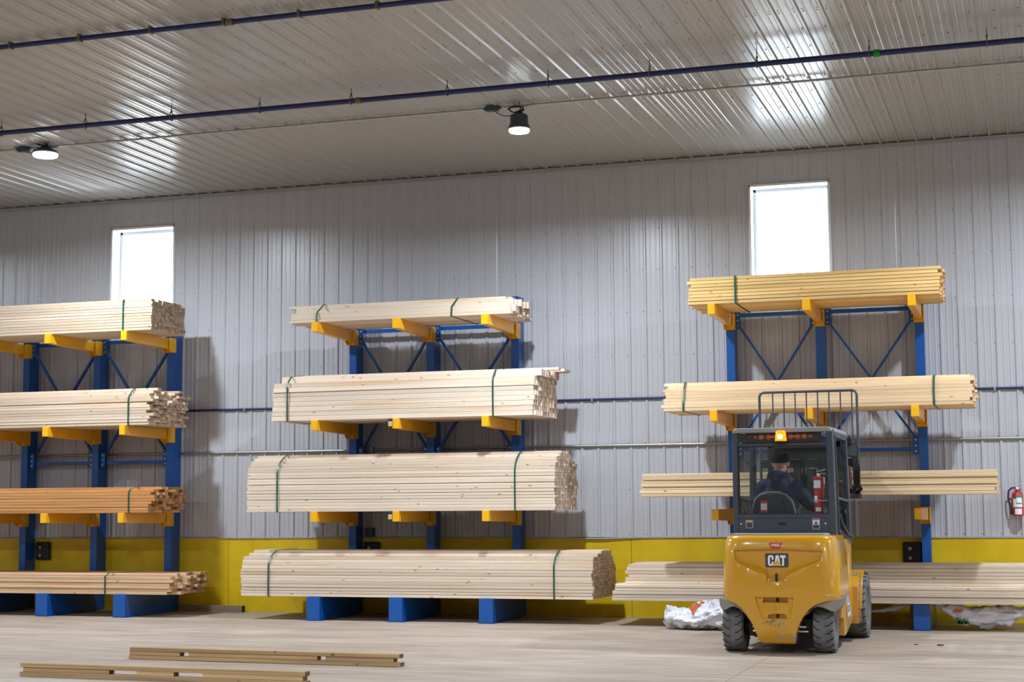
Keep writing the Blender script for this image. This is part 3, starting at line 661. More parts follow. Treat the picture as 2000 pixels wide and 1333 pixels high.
def fire_extinguisher(label, x, y, z0, r, h, hose=True, wall_side=True):
    t = thing('fire_extinguisher', label, 'extinguisher', (x, y, z0))
    obj('cylinder', MB().lathe([(0.01, 0.0), (r*0.9, 0.0), (r, 0.012), (r, h*0.80), (r*0.85, h*0.88), (r*0.42, h*0.94), (r*0.38, h)], (x, y, z0), n=28), M['red'], t, smooth=True)
    v = MB().cyl((x, y, z0+h), (x, y, z0+h+0.035), r*0.36, 12)
    obj('valve', v, M['chrome'], t, smooth=True)
    obj('handle', MB().bar((x-0.02, y, z0+h+0.05), (x+0.075, y, z0+h+0.075), 0.022, 0.010).bar((x-0.02, y, z0+h+0.030), (x+0.075, y, z0+h+0.030), 0.022, 0.008), M['silver'], t, bevel=0.002)
    obj('gauge', MB().cyl((x, y-r*0.3, z0+h+0.018), (x, y-r*0.3-0.022, z0+h+0.018), 0.017, 14), M['white'], t)
    def lab(name, a0, a1, za, zb, m, rr=0.0015):
        n = 10; mb = MB(); rings = []
        for j in range(n+1):
            a = a0+(a1-a0)*j/n; c, s = math.sin(a), -math.cos(a)
            rings.append([(x+c*(r+0.0002), y+s*(r+0.0002), za), (x+c*(r+rr), y+s*(r+rr), za), (x+c*(r+rr), y+s*(r+rr), zb), (x+c*(r+0.0002), y+s*(r+0.0002), zb)])
        return obj(name, mb.loft(rings), m, t, smooth=False)
    return t, lab
t, lab = fire_extinguisher('red wall extinguisher with a black hose at right edge', -0.255, -0.115, 1.325, 0.068, 0.33)
obj('hose', MB().tube([(-0.27, -0.115, 1.675), (-0.32, -0.115, 1.675), (-0.36, -0.115, 1.64), (-0.368, -0.115, 1.56), (-0.352, -0.115, 1.46), (-0.335, -0.115, 1.40)], 0.011, 8).cyl((-0.335, -0.115, 1.41), (-0.333, -0.115, 1.345), 0.017, 10), M['black'], t, smooth=True)
lab('instruction_label', -0.9, 0.9, 1.435, 1.54, M['white']); lab('round_label', -0.55, 0.75, 1.345, 1.418, M['white'])
lab('green_tag', -0.25, 0.75, 1.475, 1.585, M['greentag'], 0.004); lab('tag_panel', -0.2, 0.7, 1.488, 1.552, M['white'], 0.0052)
obj('wall_bracket', MB().box((-0.285, -0.05, 1.42), (-0.225, -0.0, 1.66)), M['galv'], t)

def dunnage(label, pa, pb, blocks):
    a = Vector(pa); b = Vector(pb); d = (b-a); Ln = d.length; ang = math.atan2(d.y, d.x)
    t = thing('dunnage_beam', label, 'lumber', tuple(a))
    t.rotation_euler = (0, 0, ang)
    def part(name, u0, u1, z, w_=0.089, dy=0.0):
        o = bpy.data.objects.new(name, board_mesh(round(u1-u0, 3), w_, 0.038, 'old')); COL.objects.link(o); o.parent = t
        o.location = ((u0+u1)/2, 0.045+dy, z); o.rotation_euler = (0, 0, random.uniform(-0.002, 0.002))
    part('bottom_board', 0.0, Ln, 0.019); part('top_board', 0.005, Ln-0.01, 0.0965, dy=0.004)
    for u0, u1 in blocks: part('spacer_block', u0*Ln, u1*Ln, 0.0577, 0.086, random.uniform(0.002, 0.012))
dunnage('two-gapped dunnage beam of old boards on floor, farther of the two', (-8.685, -6.99, 0), (-5.735, -7.09, 0), [(0.0, 0.195), (0.228, 0.705), (0.735, 0.975)])
dunnage('weathered dunnage beam with frayed end on the floor, nearest the camera', (-8.775, -8.68, 0), (-5.90, -8.80, 0), [(0.01, 0.325), (0.425, 0.555), (0.655, 0.99)])
o = obj('timber_offcut', MB().box((-11.98, -0.24, 0.0), (-10.945, -0.14, 0.092)).mesh('timber_offcut', M['greywood'], bevel=0.004), M['greywood'])
tag(o, 'grey timber lying against the yellow curb by the left rack', 'timber')

def crumple(name, label, secs, mats, amp, seed, nseg=34, NR=46, patch=None, zmax=9):
    """sheet of wrap: rings along X, each (x, yc, zc, ry, rz), creased into flat facets"""
    rnd = random.Random(seed); mb = MB(); rings = []
    for i in range(NR+1):
        u = i/NR*(len(secs)-1); k = min(int(u), len(secs)-2); f = u-k; f = f*f*(3-2*f)
        x, yc, zc, ry, rz = [secs[k][j]*(1-f)+secs[k+1][j]*f for j in range(5)]
        ring = []
        for j in range(nseg):
            a = 2*PI*(j+0.5*(i % 2))/nseg; p = Vector((x, yc+ry*math.cos(a), zc+rz*math.sin(a)))
            q = Vector((p.x*3.2+seed, p.y*5.0, p.z*5.5)); v = noise.voronoi(q)[0]
            crease = (v[1]-v[0])
            q2 = Vector((p.x*7.5, p.y*9.0+seed, p.z*9.0)); v2 = noise.voronoi(q2)[0]
            d = amp*(crease-0.35)+amp*0.75*(v2[1]-v2[0]-0.3)
            nrm = Vector((0, math.cos(a), math.sin(a)))
            p += nrm*d + Vector((noise.noise(q*1.3)*amp*0.5+rnd.uniform(-1,1)*0.008, 0, noise.noise(q*0.7)*amp*0.5))
            p.z = min(max(p.z, 0.004+0.004*rnd.random()), zmax); ring.append(p)
        rings.append(ring)
    n = nseg; vs = [p for r in rings for p in r]; fs = []; k = len(rings)
    for i in range(k-1):
        for j in range(n):
            a, b, c, d = i*n+j, i*n+(j+1) % n, (i+1)*n+(j+1) % n, (i+1)*n+j
            fs += [(a, b, c), (a, c, d)] if i % 2 else [(a, b, d), (b, c, d)]
    fs += [tuple(range(n))[::-1], tuple(range((k-1)*n, k*n))]
    mb.add(vs, fs)
    me = mb.mesh(name, mats)
    if patch:
        for p in me.polygons:
            c = p.center
            if patch(c): p.material_index = 1
    o = link(name, me)
    return tag(o, label, 'wrap')
crumple('lumber_wrap', 'crumpled white lumber wrap on floor, left of the forklift', [(-4.39,-1.86,0.17,0.06,0.07),(-4.32,-1.88,0.15,0.16,0.135),(-4.15,-1.92,0.125,0.22,0.125),(-3.98,-1.97,0.13,0.25,0.15),(-3.80,-1.95,0.17,0.26,0.185),(-3.60,-1.95,0.18,0.27,0.19),(-3.40,-1.93,0.17,0.25,0.18),(-3.25,-1.9,0.12,0.16,0.12)], [M['wrap'], M['wraporange']], 0.10, 3.1, patch=lambda c: abs(c.x+3.98) < (c.z-0.165)*0.62 and c.y < -1.9)
WR = crumple('lumber_wrap', 'white printed wrap hanging under the right end of floor bundle', [(-1.23,-1.42,0.268,0.05,0.02),(-1.12,-1.40,0.245,0.12,0.055),(-1.0,-1.38,0.20,0.15,0.095),(-0.88,-1.36,0.165,0.17,0.13),(-0.72,-1.32,0.145,0.18,0.13),(-0.55,-1.30,0.16,0.18,0.13),(-0.38,-1.25,0.165,0.17,0.11),(-0.2,-1.22,0.20,0.14,0.075),(-0.05,-1.2,0.225,0.06,0.04)], [M['wrap']], 0.06, 8.7, zmax=0.308)
def print_on(parent, name, polys, m, y):
    mb = MB()
    for p in polys: mb.prism(p, y, y-0.002, 'y')
    o = obj(name, mb, m, parent); return o
tx, tz = -0.90, 0.09
print_on(WR, 'tree_print', [[(tx-0.10+dx, tz), (tx-0.06+dx, tz+h_), (tx-0.02+dx, tz)] for dx, h_ in ((0.0, 0.08), (0.035, 0.055), (0.075, 0.065), (0.11, 0.04))], M['wrapgreen'], -1.575)
print_on(WR, 'orange_print', [[(-1.02, 0.235), (-0.98, 0.262), (-0.90, 0.258), (-0.88, 0.238), (-0.93, 0.222), (-1.0, 0.220)]], M['wraporange'], -1.57)
WL = crumple('lumber_wrap', 'grey twisted strip of wrap under floor bundle, beside front wheel', [(-2.0,-1.2,0.20,0.03,0.015),(-1.85,-1.22,0.205,0.05,0.03),(-1.7,-1.25,0.23,0.06,0.04),(-1.58,-1.27,0.265,0.05,0.03),(-1.5,-1.28,0.29,0.03,0.015)], [M['wrap']], 0.02, 5.5, zmax=0.308)
for (x, y, s) in ((-1.05, -3.6, 0.022), (-1.30, -3.55, 0.014)):
    lf = MB()
    lf.ball((x, y, s*0.35), s*1.5, s, s*0.35, 8, 5).ball((x+s*1.4, y+0.004, s*0.3), s*0.7, s*0.8, s*0.3, 8, 5)
    tag(obj('bark_scrap', lf, M['bark']), 'larger brown bark scrap on the floor right of the forklift' if s > 0.02 else 'tiny brown bark scrap left of the larger one', 'debris')

# ------------------------------------------------------------------ forklift
XC = -2.510
fk = thing('forklift', 'yellow forklift with dark cab, seen from behind, carrying lumber', 'forklift', (XC, -3.8, 0))
def X(v): return XC+v
def evaluated(o):
    dg = bpy.context.evaluated_depsgraph_get(); dg.update()
    me = bpy.data.meshes.new_from_object(o.evaluated_get(dg)); return me
def boolean_cut(mb, cutters, m, name, bevel=0.0, seg=2, smooth=True):
    a = bpy.data.objects.new('tmp', mb.mesh('tmp', m)); COL.objects.link(a); cs_ = []
    for c in cutters:
        o = bpy.data.objects.new('tmpc', c.mesh('tmpc', m)); COL.objects.link(o); cs_.append(o)
        md = a.modifiers.new('b', 'BOOLEAN'); md.operation = 'DIFFERENCE'; md.solver = 'EXACT'; md.object = o
    me = evaluated(a); me.name = name
    for o in cs_+[a]:
        d = o.data; bpy.data.objects.remove(o); bpy.data.meshes.remove(d)
    if bevel:
        bm = bmesh.new(); bm.from_mesh(me); bmesh.ops.remove_doubles(bm, verts=bm.verts, dist=4e-4); bmesh.ops.dissolve_degenerate(bm, dist=4e-4, edges=bm.edges)
        bm.to_mesh(me); bm.free()
        t_ = bpy.data.objects.new('tmp', me); COL.objects.link(t_)
        md = t_.modifiers.new('bv', 'BEVEL'); md.width = bevel; md.segments = seg; md.limit_method = 'ANGLE'; md.angle_limit = math.radians(38); md.use_clamp_overlap = True; md.harden_normals = False
        me2 = evaluated(t_); bpy.data.objects.remove(t_); bpy.data.meshes.remove(me); me = me2; me.name = name
    me.polygons.foreach_set('use_smooth', [smooth]*len(me.polygons))
    me.set_sharp_from_angle(angle=math.radians(42))
    return me
def sup(a, n):  # superellipse point
    c, s_ = math.cos(a), math.sin(a); e = 2/n
    return math.copysign(abs(c)**e, c), math.copysign(abs(s_)**e, s_)
# counterweight: lofted rounded body, recesses and wheel arches cut out
cw = MB(); rings = []
for z, hw, yr, in ((0.105, 0.565, -4.97), (0.13, 0.58, -4.995), (0.35, 0.596, -5.03), (0.60, 0.598, -5.05), (0.85, 0.59, -5.045), (1.00, 0.58, -5.03), (1.10, 0.568, -5.01), (1.145, 0.558, -4.995), (1.168, 0.545, -4.98), (1.178, 0.52, -4.955)):
    ring = []
    for j in range(96):
        u, v = sup(2*PI*j/96, 6.0); yc_ = -4.42
        ring.append((X(u*hw), yc_+v*(yc_-yr) if v < 0 else yc_+v*0.55, z))
    rings.append(ring)
cw.loft(rings)
def taper(p1, y1, p2, y2):
    n = len(p1); m_ = MB()
    return m_.add([(X(a), y1, b) for a, b in p1]+[(X(a), y2, b) for a, b in p2], [(i, (i+1)%n, n+(i+1)%n, n+i) for i in range(n)]+[tuple(range(n))[::-1], tuple(range(n, 2*n))])
archL = [(-0.75,-0.1),(-0.75,0.535),(-0.595,0.535),(-0.50,0.525),(-0.43,0.500),(-0.37,0.455),(-0.31,0.38),(-0.265,0.29),(-0.235,0.21),(-0.205,0.14),(-0.185,0.115),(-0.17,0.10),(-0.17,-0.1)]
archR = [(0.145,-0.1),(0.145,0.10),(0.155,0.14),(0.165,0.21),(0.19,0.29),(0.235,0.37),(0.30,0.45),(0.37,0.50),(0.46,0.53),(0.595,0.545),(0.75,0.545),(0.75,-0.1)]
cut = [taper(archL, -5.3, archL, -3.6), taper(archR, -5.3, archR, -3.6), MB().box((X(-0.7), -4.80, -0.2), (X(0.7), -3.6, 0.53))]
def scaled(p, kx, kz, cx=0.0, cz=0.93, dz=0.0): return [((a-cx)*kx+cx, (b-cz)*kz+cz+dz) for a, b in p]
rec = [(-0.455,1.035),(0.0,1.052),(0.455,1.03),(0.42,0.918),(0.095,0.785),(-0.105,0.785),(-0.435,0.915)]
inn = [(-0.435,1.030),(0.0,1.047),(0.435,1.025),(0.405,0.945),(0.095,0.835),(-0.105,0.835),(-0.42,0.943)]
ext = [(a+(a-b)*1.5, c+(c-d)*1.5) for (a, c), (b, d) in zip(rec, inn)]
cut.append(taper(ext, -5.135, inn, -4.975))
cut.append(MB().box((X(-0.115), -5.3, 0.722), (X(0.078), -4.965, 0.86)))
tow = [(-0.232,0.566),(0.150,0.566),(0.132,0.40),(0.112,0.350),(-0.170,0.350),(-0.195,0.40)]
tin = scaled(tow, 0.93, 0.93, -0.035, 0.46)
cut.append(taper(scaled(tow, 1.05, 1.05, -0.035, 0.46), -5.06, tin, -5.012))
cut.append(MB().prism([(X(-0.165), 0.512), (X(-0.150), 0.560), (X(0.085), 0.560), (X(0.095), 0.512)], -5.3, -4.94, 'y'))
cut.append(MB().prism([(X(-0.115), 0.357), (X(-0.105), 0.392), (X(-0.06), 0.402), (X(0.035), 0.402), (X(0.07), 0.392), (X(0.075), 0.357)], -5.3, -4.95, 'y'))
cwo = obj('counterweight', boolean_cut(cw, cut, M['cat'], 'counterweight', bevel=0.007), M['cat'], fk)
for z0, z1, y in ((0.72, 0.80, -4.99), (0.50, 0.57, -4.965), (0.35, 0.41, -4.975)):
    obj('tow_pin', MB().cyl((X(-0.022), y, z0), (X(-0.022), y, z1), 0.011, 12), M['dark'], cwo, smooth=True)
obj('flame_emblem', MB().tube([(X(-0.035)+a, -5.014, 0.455+b) for a, b in ((0,0.028),(0.012,0.006),(0.015,-0.008),(0.008,-0.02),(0,-0.024),(-0.008,-0.02),(-0.014,-0.008),(-0.008,0.008))], 0.0045, 6, True), M['cat'], cwo, smooth=True)
# emblem plate and badge
def poly_face(mb, poly, y, th=0.001): mb.prism([(X(a), b) for a, b in poly], y, y-th, 'y')
e0, e1, ez0, ez1, ey = -0.130, 0.100, 0.862, 0.999, -4.976
def rrect(a, b, c, d, r=0.012, n=4):
    pts = []
    for cx, cz, s in ((b-r, d-r, 0), (a+r, d-r, 1), (a+r, c+r, 2), (b-r, c+r, 3)):
        pts += [(cx+r*math.cos(PI/2*(s+j/n)), cz+r*math.sin(PI/2*(s+j/n))) for j in range(n+1)]
    return pts
pl = MB(); poly_face(pl, rrect(e0, e1, ez0, ez1), ey, 0.004)
plate = obj('emblem_plate', pl, M['navy_plate'], cwo)
def em(u, v): return (e0+(u-527)/423*(e1-e0), ez1-(v-297)/258*(ez1-ez0))
Lt = MB(); ly = ey-0.004
poly_face(Lt, [em(*p) for p in ((575,368),(582,345),(600,332),(655,332),(674,345),(680,368),(680,415),(645,415),(645,378),(636,364),(620,364),(610,378),(610,486),(620,500),(636,500),(645,486),(645,450),(680,450),(680,492),(672,514),(655,528),(600,528),(582,514),(575,492))], ly)
poly_face(Lt, [em(*p) for p in ((722,332),(749,332),(749,372),(741,450),(741,480),(733,480),(728,528),(690,528))], ly)
poly_face(Lt, [em(*p) for p in ((749,332),(775,332),(807,528),(770,528),(765,480),(757,480),(757,450),(749,372))], ly)
poly_face(Lt, [em(*p) for p in ((741,450),(757,450),(757,480),(741,480))], ly)
poly_face(Lt, [em(*p) for p in ((798,332),(905,332),(899,380),(874,380),(870,528),(835,528),(838,380),(805,380))], ly)
obj('letters', Lt, M['white'], plate)
Lt = MB(); poly_face(Lt, [em(*p) for p in ((640,534),(745,436),(850,534))], ly-0.001); obj('triangle_edge', Lt, M['navy_plate'], plate)
Lt = MB(); poly_face(Lt, [em(*p) for p in ((652,528),(745,444),(840,528))], ly-0.002); obj('triangle', Lt, M['orange_ink'] if False else M['arm'], plate)
def text(name, body, size, loc, rot, m, parent, extr=0.0004, width=None):
    cu = bpy.data.curves.new(name, 'FONT'); cu.body = body; cu.size = size; cu.align_x = 'CENTER'; cu.align_y = 'CENTER'; cu.extrude = extr; cu.offset = size*0.02
    o = bpy.data.objects.new('tmp', cu); COL.objects.link(o); me = evaluated(o); bpy.data.objects.remove(o)
    me.materials.clear(); me.materials.append(m); me.name = name
    if width:
        xs_ = [v.co.x for v in me.vertices]; k_ = width/(max(xs_)-min(xs_))
        for v in me.vertices: v.co.x *= k_
    o = link(name, me, parent, loc); o.rotation_euler = rot; return o
by = -5.024
bd = MB(); poly_face(bd, [(-0.083,1.106),(0.047,1.106),(0.020,1.050),(-0.055,1.050)], by, 0.006)
# badge sits on the curved upper rim
bdo = obj('dealer_badge', bd, M['badge'], cwo)
text('lettering', 'WIESE', 0.036, (X(-0.018), by-0.0066, 1.081), (PI/2, 0, 0), M['white'], bdo, width=0.085)
# fenders over the rear wheels
fl_ = [(-0.608,0.552),(-0.50,0.528),(-0.43,0.503),(-0.372,0.458),(-0.312,0.382),(-0.285,0.33),(-0.305,0.335),(-0.345,0.395),(-0.40,0.445),(-0.45,0.468),(-0.50,0.460),(-0.545,0.432),(-0.575,0.430),(-0.598,0.470)]
fr_ = [(0.608,0.556),(0.46,0.532),(0.37,0.502),(0.30,0.452),(0.24,0.385),(0.262,0.390),(0.32,0.455),(0.38,0.475),(0.44,0.465),(0.50,0.435),(0.55,0.425),(0.582,0.470)]
for p in (fl_, fr_): obj('fender_flap', MB().prism([(X(a), b) for a, b in p], -4.985, -4.40, 'y'), M['flap'], fk, bevel=0.006)
# wheels
def tyre(x, y, r, wdt, lugs, rim):
    mb = MB(); h = wdt/2; c = 0.022
    mb.cur = 0
    mb.lathe([(rim, -h+0.02), (rim+0.015, -h+0.004), (r*0.80, -h-0.004), (r-c, -h), (r-c*0.35, -h+c*0.3), (r, -h+c), (r, h-c), (r-c*0.35, h-c*0.3), (r-c, h), (r*0.80, h+0.004), (rim+0.015, h-0.004), (rim, h-0.02)], (x, y, r), 'x', 56)
    t = obj('wheel', mb, M['tyre'], fk, smooth=True)
    gv = MB()
    for i in range(lugs):
        for s in (-1, 1):
            a = 2*PI*(i+(0.5 if s > 0 else 0))/lugs
            pts = [(s*(h+0.002), -0.030), (s*(h-0.030), -0.012), (s*(h-0.045), 0.010), (s*(h-0.062), 0.006), (s*(h-0.075), 0.016)]
            q = []
            for u, da in pts:
                aa = a+da/r; rr = r+0.0005
                q.append((x+u, y+rr*math.cos(aa), r+rr*math.sin(aa)))
            gv.tube(q, 0.0055, 5)
    g = obj('tread_groove', gv, M['tyredark'], t); g['kind'] = 'stuff'
    obj('rim', MB().lathe([(0.02, -h*0.5), (rim*0.7, -h*0.5), (rim+0.002, -h+0.025), (rim+0.002, h-0.025), (rim*0.92, h-0.03), (rim*0.85, h*0.35), (rim*0.5, h*0.25), (rim*0.45, h*0.5), (0.02, h*0.5)], (x, y, r), 'x', 32), M['slate_light'] if rim > 0.2 else M['tyre'], t, smooth=True)
    return t
for x in (-0.492, 0.415): tyre(X(x), -4.66, 0.252, 0.205, 20, 0.125)
for x in (-0.53, 0.515): tyre(X(x), -2.66, 0.355, 0.25, 26, 0.20)
# steer axle, chassis
obj('steer_axle', MB().box((X(-0.36), -4.74, 0.16), (X(0.30), -4.56, 0.34)).cyl((X(-0.40), -4.66, 0.25), (X(0.33), -4.66, 0.25), 0.07, 14), M['dark'], fk, bevel=0.01)
obj('steer_cylinder', MB().cyl((X(-0.30), -4.80, 0.262), (X(0.24), -4.80, 0.262), 0.016, 12), M['chrome'], fk, smooth=True)
obj('tie_rod', MB().cyl((X(-0.30), -4.80, 0.215), (X(0.26), -4.80, 0.215), 0.013, 12), M['chrome'], fk, smooth=True)
obj('chassis', MB().box((X(-0.46), -4.42, 0.16), (X(0.46), -2.45, 1.10)), M['dark'], fk, bevel=0.02)
# side panels with opening, pillar and decal
for s in (-1, 1):
    pan = MB().prism([(-4.36, 0.33), (-4.36, 1.135), (-4.28, 1.150), (-3.42, 1.100), (-3.36, 1.02), (-3.36, 0.30), (-3.46, 0.22), (-4.05, 0.13), (-4.14, 0.13), (-4.14, 0.30)], X(s*0.465), X(s*0.548), 'x')
    po = MB().prism([(-4.10, 0.98), (-3.62, 0.95), (-3.66, 0.76), (-3.98, 0.70)], X(s*0.50), X(s*0.60), 'x')
    o = obj('side_panel', boolean_cut(pan, [po], M['cat_lit_side'], 'side_panel', bevel=0.012, seg=3), M['cat_lit_side'], fk)
    dc = MB().prism([(-4.05, 0.60), (-3.70, 0.48), (-3.52, 0.30), (-3.86, 0.29)], X(s*0.5475), X(s*0.5500), 'x')
    d = obj('decal', dc, M['silver'], o)
    obj('decal_field', MB().prism([(-3.92, 0.44), (-3.66, 0.44), (-3.66, 0.315), (-3.92, 0.315)], X(s*0.5495), X(s*0.5515), 'x'), M['white'], d)
    obj('decal_edge', MB().prism([(-3.945, 0.44), (-3.92, 0.44), (-3.92, 0.315), (-3.945, 0.315)], X(s*0.5495), X(s*0.5515), 'x'), M['badge'], d)
    text('decal_lettering', 'CAT', 0.10, (X(s*0.5525), -3.79, 0.385), (PI/2, 0, s*PI/2), M['ink'], d, width=0.2)
    # front fender arched over the drive wheel
    arc = [(-2.66+0.405*math.cos(a), 0.355+0.405*math.sin(a)) for a in [math.radians(k_) for k_ in range(50, 184, 6)]]
    arc2 = [(-2.66+0.385*math.cos(a), 0.355+0.385*math.sin(a)) for a in [math.radians(k_) for k_ in range(50, 184, 6)]]
    obj('front_fender', MB().prism(arc+arc2[::-1], X(s*0.40), X(s*0.615), 'x').prism([(-3.37, 0.20), (-3.37, 0.60), (-3.20, 0.70), (-2.94, 0.74), (-3.02, 0.50), (-3.06, 0.36), (-3.02, 0.20)], X(s*0.40), X(s*0.604), 'x'), M['cat'], fk, bevel=0.004)
    obj('step', MB().box((X(s*0.40), -3.35, 0.30), (X(s*0.56), -3.05, 0.33)), M['dark'], fk)
# cab
YR = -4.47
obj('rear_ledge', MB().prism([(X(-0.49), 1.172), (X(-0.50), 1.195), (X(0.45), 1.195), (X(0.47), 1.172)], -4.90, YR+0.02, 'y'), M['slate_light'], fk, bevel=0.004)
def post(x0, x1, y0, y1, z0, z1, name='cab_post', m='slate', dx=0.0, dy=0.0):
    mb = MB(); mb.add([(x0,y0,z0),(x1,y0,z0),(x1,y1,z0),(x0,y1,z0),(x0+dx,y0+dy,z1),(x1+dx,y0+dy,z1),(x1+dx,y1+dy,z1),(x0+dx,y1+dy,z1)],[(3,2,1,0),(4,5,6,7),(0,1,5,4),(1,2,6,5),(2,3,7,6),(3,0,4,7)])
    return obj(name, mb, M[m], fk, bevel=0.012, seg=3)
post(X(-0.535), X(-0.480), YR-0.01, YR+0.13, 1.165, 2.26, dx=0.0)
post(X(0.455), X(0.525), YR-0.01, YR+0.14, 1.165, 2.26, dx=-0.015)
post(X(-0.545), X(-0.495), -3.30, -3.22, 1.05, 2.23, dx=0.01)
post(X(0.475), X(0.545), -3.30, -3.22, 1.05, 2.23, dx=-0.025)
rfp = [(X(-0.53), 2.235), (X(-0.515), 2.270), (X(-0.49), 2.285), (X(0.47), 2.285), (X(0.495), 2.270), (X(0.51), 2.235)]
rf = obj('roof', MB().prism(rfp, YR-0.02, YR+0.14, 'y').prism(rfp, -3.24, -3.10, 'y').box((X(-0.53), YR+0.13, 2.235), (X(-0.44), -3.23, 2.28)).box((X(0.42), YR+0.13, 2.235), (X(0.51), -3.23, 2.28)), M['slate_light'], fk, bevel=0.012, seg=3)
for k_ in range(5): obj('roof_bar', MB().bar((X(-0.30+0.145*k_), YR+0.13, 2.25), (X(-0.30+0.145*k_), -3.23, 2.25), 0.03, 0.05), M['slate'], rf)
obj('roof_pane', MB().box((X(-0.45), YR+0.12, 2.276), (X(0.43), -3.23, 2.281)), M['glass'], rf)
obj('roof_rail', MB().box((X(-0.535), YR+0.10, 2.195), (X(-0.485), -3.20, 2.245)), M['slate'], fk, bevel=0.01)
obj('roof_rail', MB().box((X(0.455), YR+0.10, 2.195), (X(0.515), -3.20, 2.245)), M['slate'], fk, bevel=0.01)
obj('header', MB().box((X(-0.49), YR+0.0, 2.098), (X(0.465), YR+0.05, 2.125)), M['slate'], fk, bevel=0.006)
obj('sill', MB().box((X(-0.505), YR-0.012, 1.345), (X(0.47), YR+0.05, 1.388)), M['slate'], fk, bevel=0.006)
lp = obj('lower_panel', MB().box((X(-0.495), YR+0.0, 1.18), (X(0.475), YR+0.04, 1.35)), M['slate'], fk, bevel=0.004)
obj('slot', MB().box((X(-0.065), YR-0.002, 1.275), (X(0.015), YR+0.002, 1.305)), M['dark'], lp)
for x in (-0.455, 0.415): obj('bolt', MB().cyl((X(x), YR+0.001, 1.29), (X(x), YR-0.008, 1.29), 0.010, 8), M['bolt'], lp)
st = obj('warning_sticker', MB().box((X(-0.405), YR-0.002, 1.245), (X(-0.333), YR+0.001, 1.325)), M['sticker'], lp)
obj('sticker_band', MB().box((X(-0.401), YR-0.003, 1.306), (X(-0.337), YR-0.0018, 1.321)), M['orange_ink'], st)
obj('sticker_text_block', MB().box((X(-0.401), YR-0.003, 1.249), (X(-0.337), YR-0.0018, 1.304)), M['navy_plate'], st)
st = obj('warning_sticker', MB().box((X(0.283), YR-0.002, 1.232), (X(0.355), YR+0.001, 1.345)), M['sticker'], lp)
obj('sticker_band', MB().box((X(0.287), YR-0.003, 1.328), (X(0.351), YR-0.0018, 1.342)), M['badge'], st)
obj('sticker_text_block', MB().box((X(0.287), YR-0.003, 1.236), (X(0.351), YR-0.0018, 1.278)), M['navy_plate'], st)
obj('pictogram', MB().cyl((X(0.319), YR-0.002, 1.312), (X(0.319), YR-0.0035, 1.312), 0.006, 10).prism([(X(0.308), 1.285), (X(0.330), 1.285), (X(0.334), 1.303), (X(0.304), 1.303)], YR-0.0018, YR-0.0032, 'y'), M['ink'], st)
obj('rear_window', MB().box((X(-0.482), YR+0.02, 1.385), (X(0.457), YR+0.025, 2.10)), M['glass'], fk)
obj('windshield', MB().box((X(-0.50), -3.245, 1.20), (X(0.48), -3.24, 2.19)), M['glass'], fk)
# window rubber
obj('window_seal', MB().box((X(-0.484), YR+0.008, 1.385), (X(-0.470), YR+0.035, 2.10)).box((X(0.443), YR+0.008, 1.385), (X(0.457), YR+0.035, 2.10)).box((X(-0.484), YR+0.008, 1.385), (X(0.457), YR+0.035, 1.396)).box((X(-0.484), YR+0.008, 2.086), (X(0.457), YR+0.035, 2.10)), M['dark'], fk)
# light bar with lenses and beacon
lb = obj('light_bar', MB().box((X(-0.395), YR+0.045, 2.125), (X(0.385), YR+0.095, 2.255)).box((X(-0.40), YR-0.005, 2.126), (X(0.38), YR+0.05, 2.132)), M['lightbar'], fk, bevel=0.004)
for x, r_, m_ in ((-0.295,0.021,'dull_lens'),(-0.235,0.030,'amber_lens'),(-0.155,0.030,'amber_lens'),(-0.09,0.028,'dull_lens'),(0.075,0.030,'dull_lens'),(0.145,0.030,'amber_lens'),(0.215,0.030,'amber_lens'),(0.28,0.024,'dull_lens')):
    obj('lens', MB().lathe([(0.001, -0.012), (r_*0.6, -0.010), (r_, 0.0), (r_, 0.012), (0.001, 0.012)], (X(x), YR+0.043, 2.190), 'y', 20), M[m_], lb, smooth=True)
for x in (-0.125, 0.11): obj('lens_strip', MB().box((X(x-0.035), YR+0.030, 2.183), (X(x+0.035), YR+0.05, 2.202)), M['amber_lens'], lb)
bc = obj('beacon', MB().lathe([(0.062, 0.0), (0.060, 0.02), (0.052, 0.095), (0.045, 0.107), (0.01, 0.112)], (X(-0.018), YR-0.025, 2.142), n=24), M['amber_lit'], fk, smooth=True)
obj('beacon_base', MB().cyl((X(-0.018), YR-0.025, 2.128), (X(-0.018), YR-0.025, 2.144), 0.066, 20).box((X(-0.06), YR-0.06, 2.122), (X(0.03), YR+0.06, 2.130)), M['dark'], bc)
obj('beacon_flash', MB().ball((X(-0.018), YR-0.084, 2.188), 0.026, 0.010, 0.024), M['beacon_core'], bc)
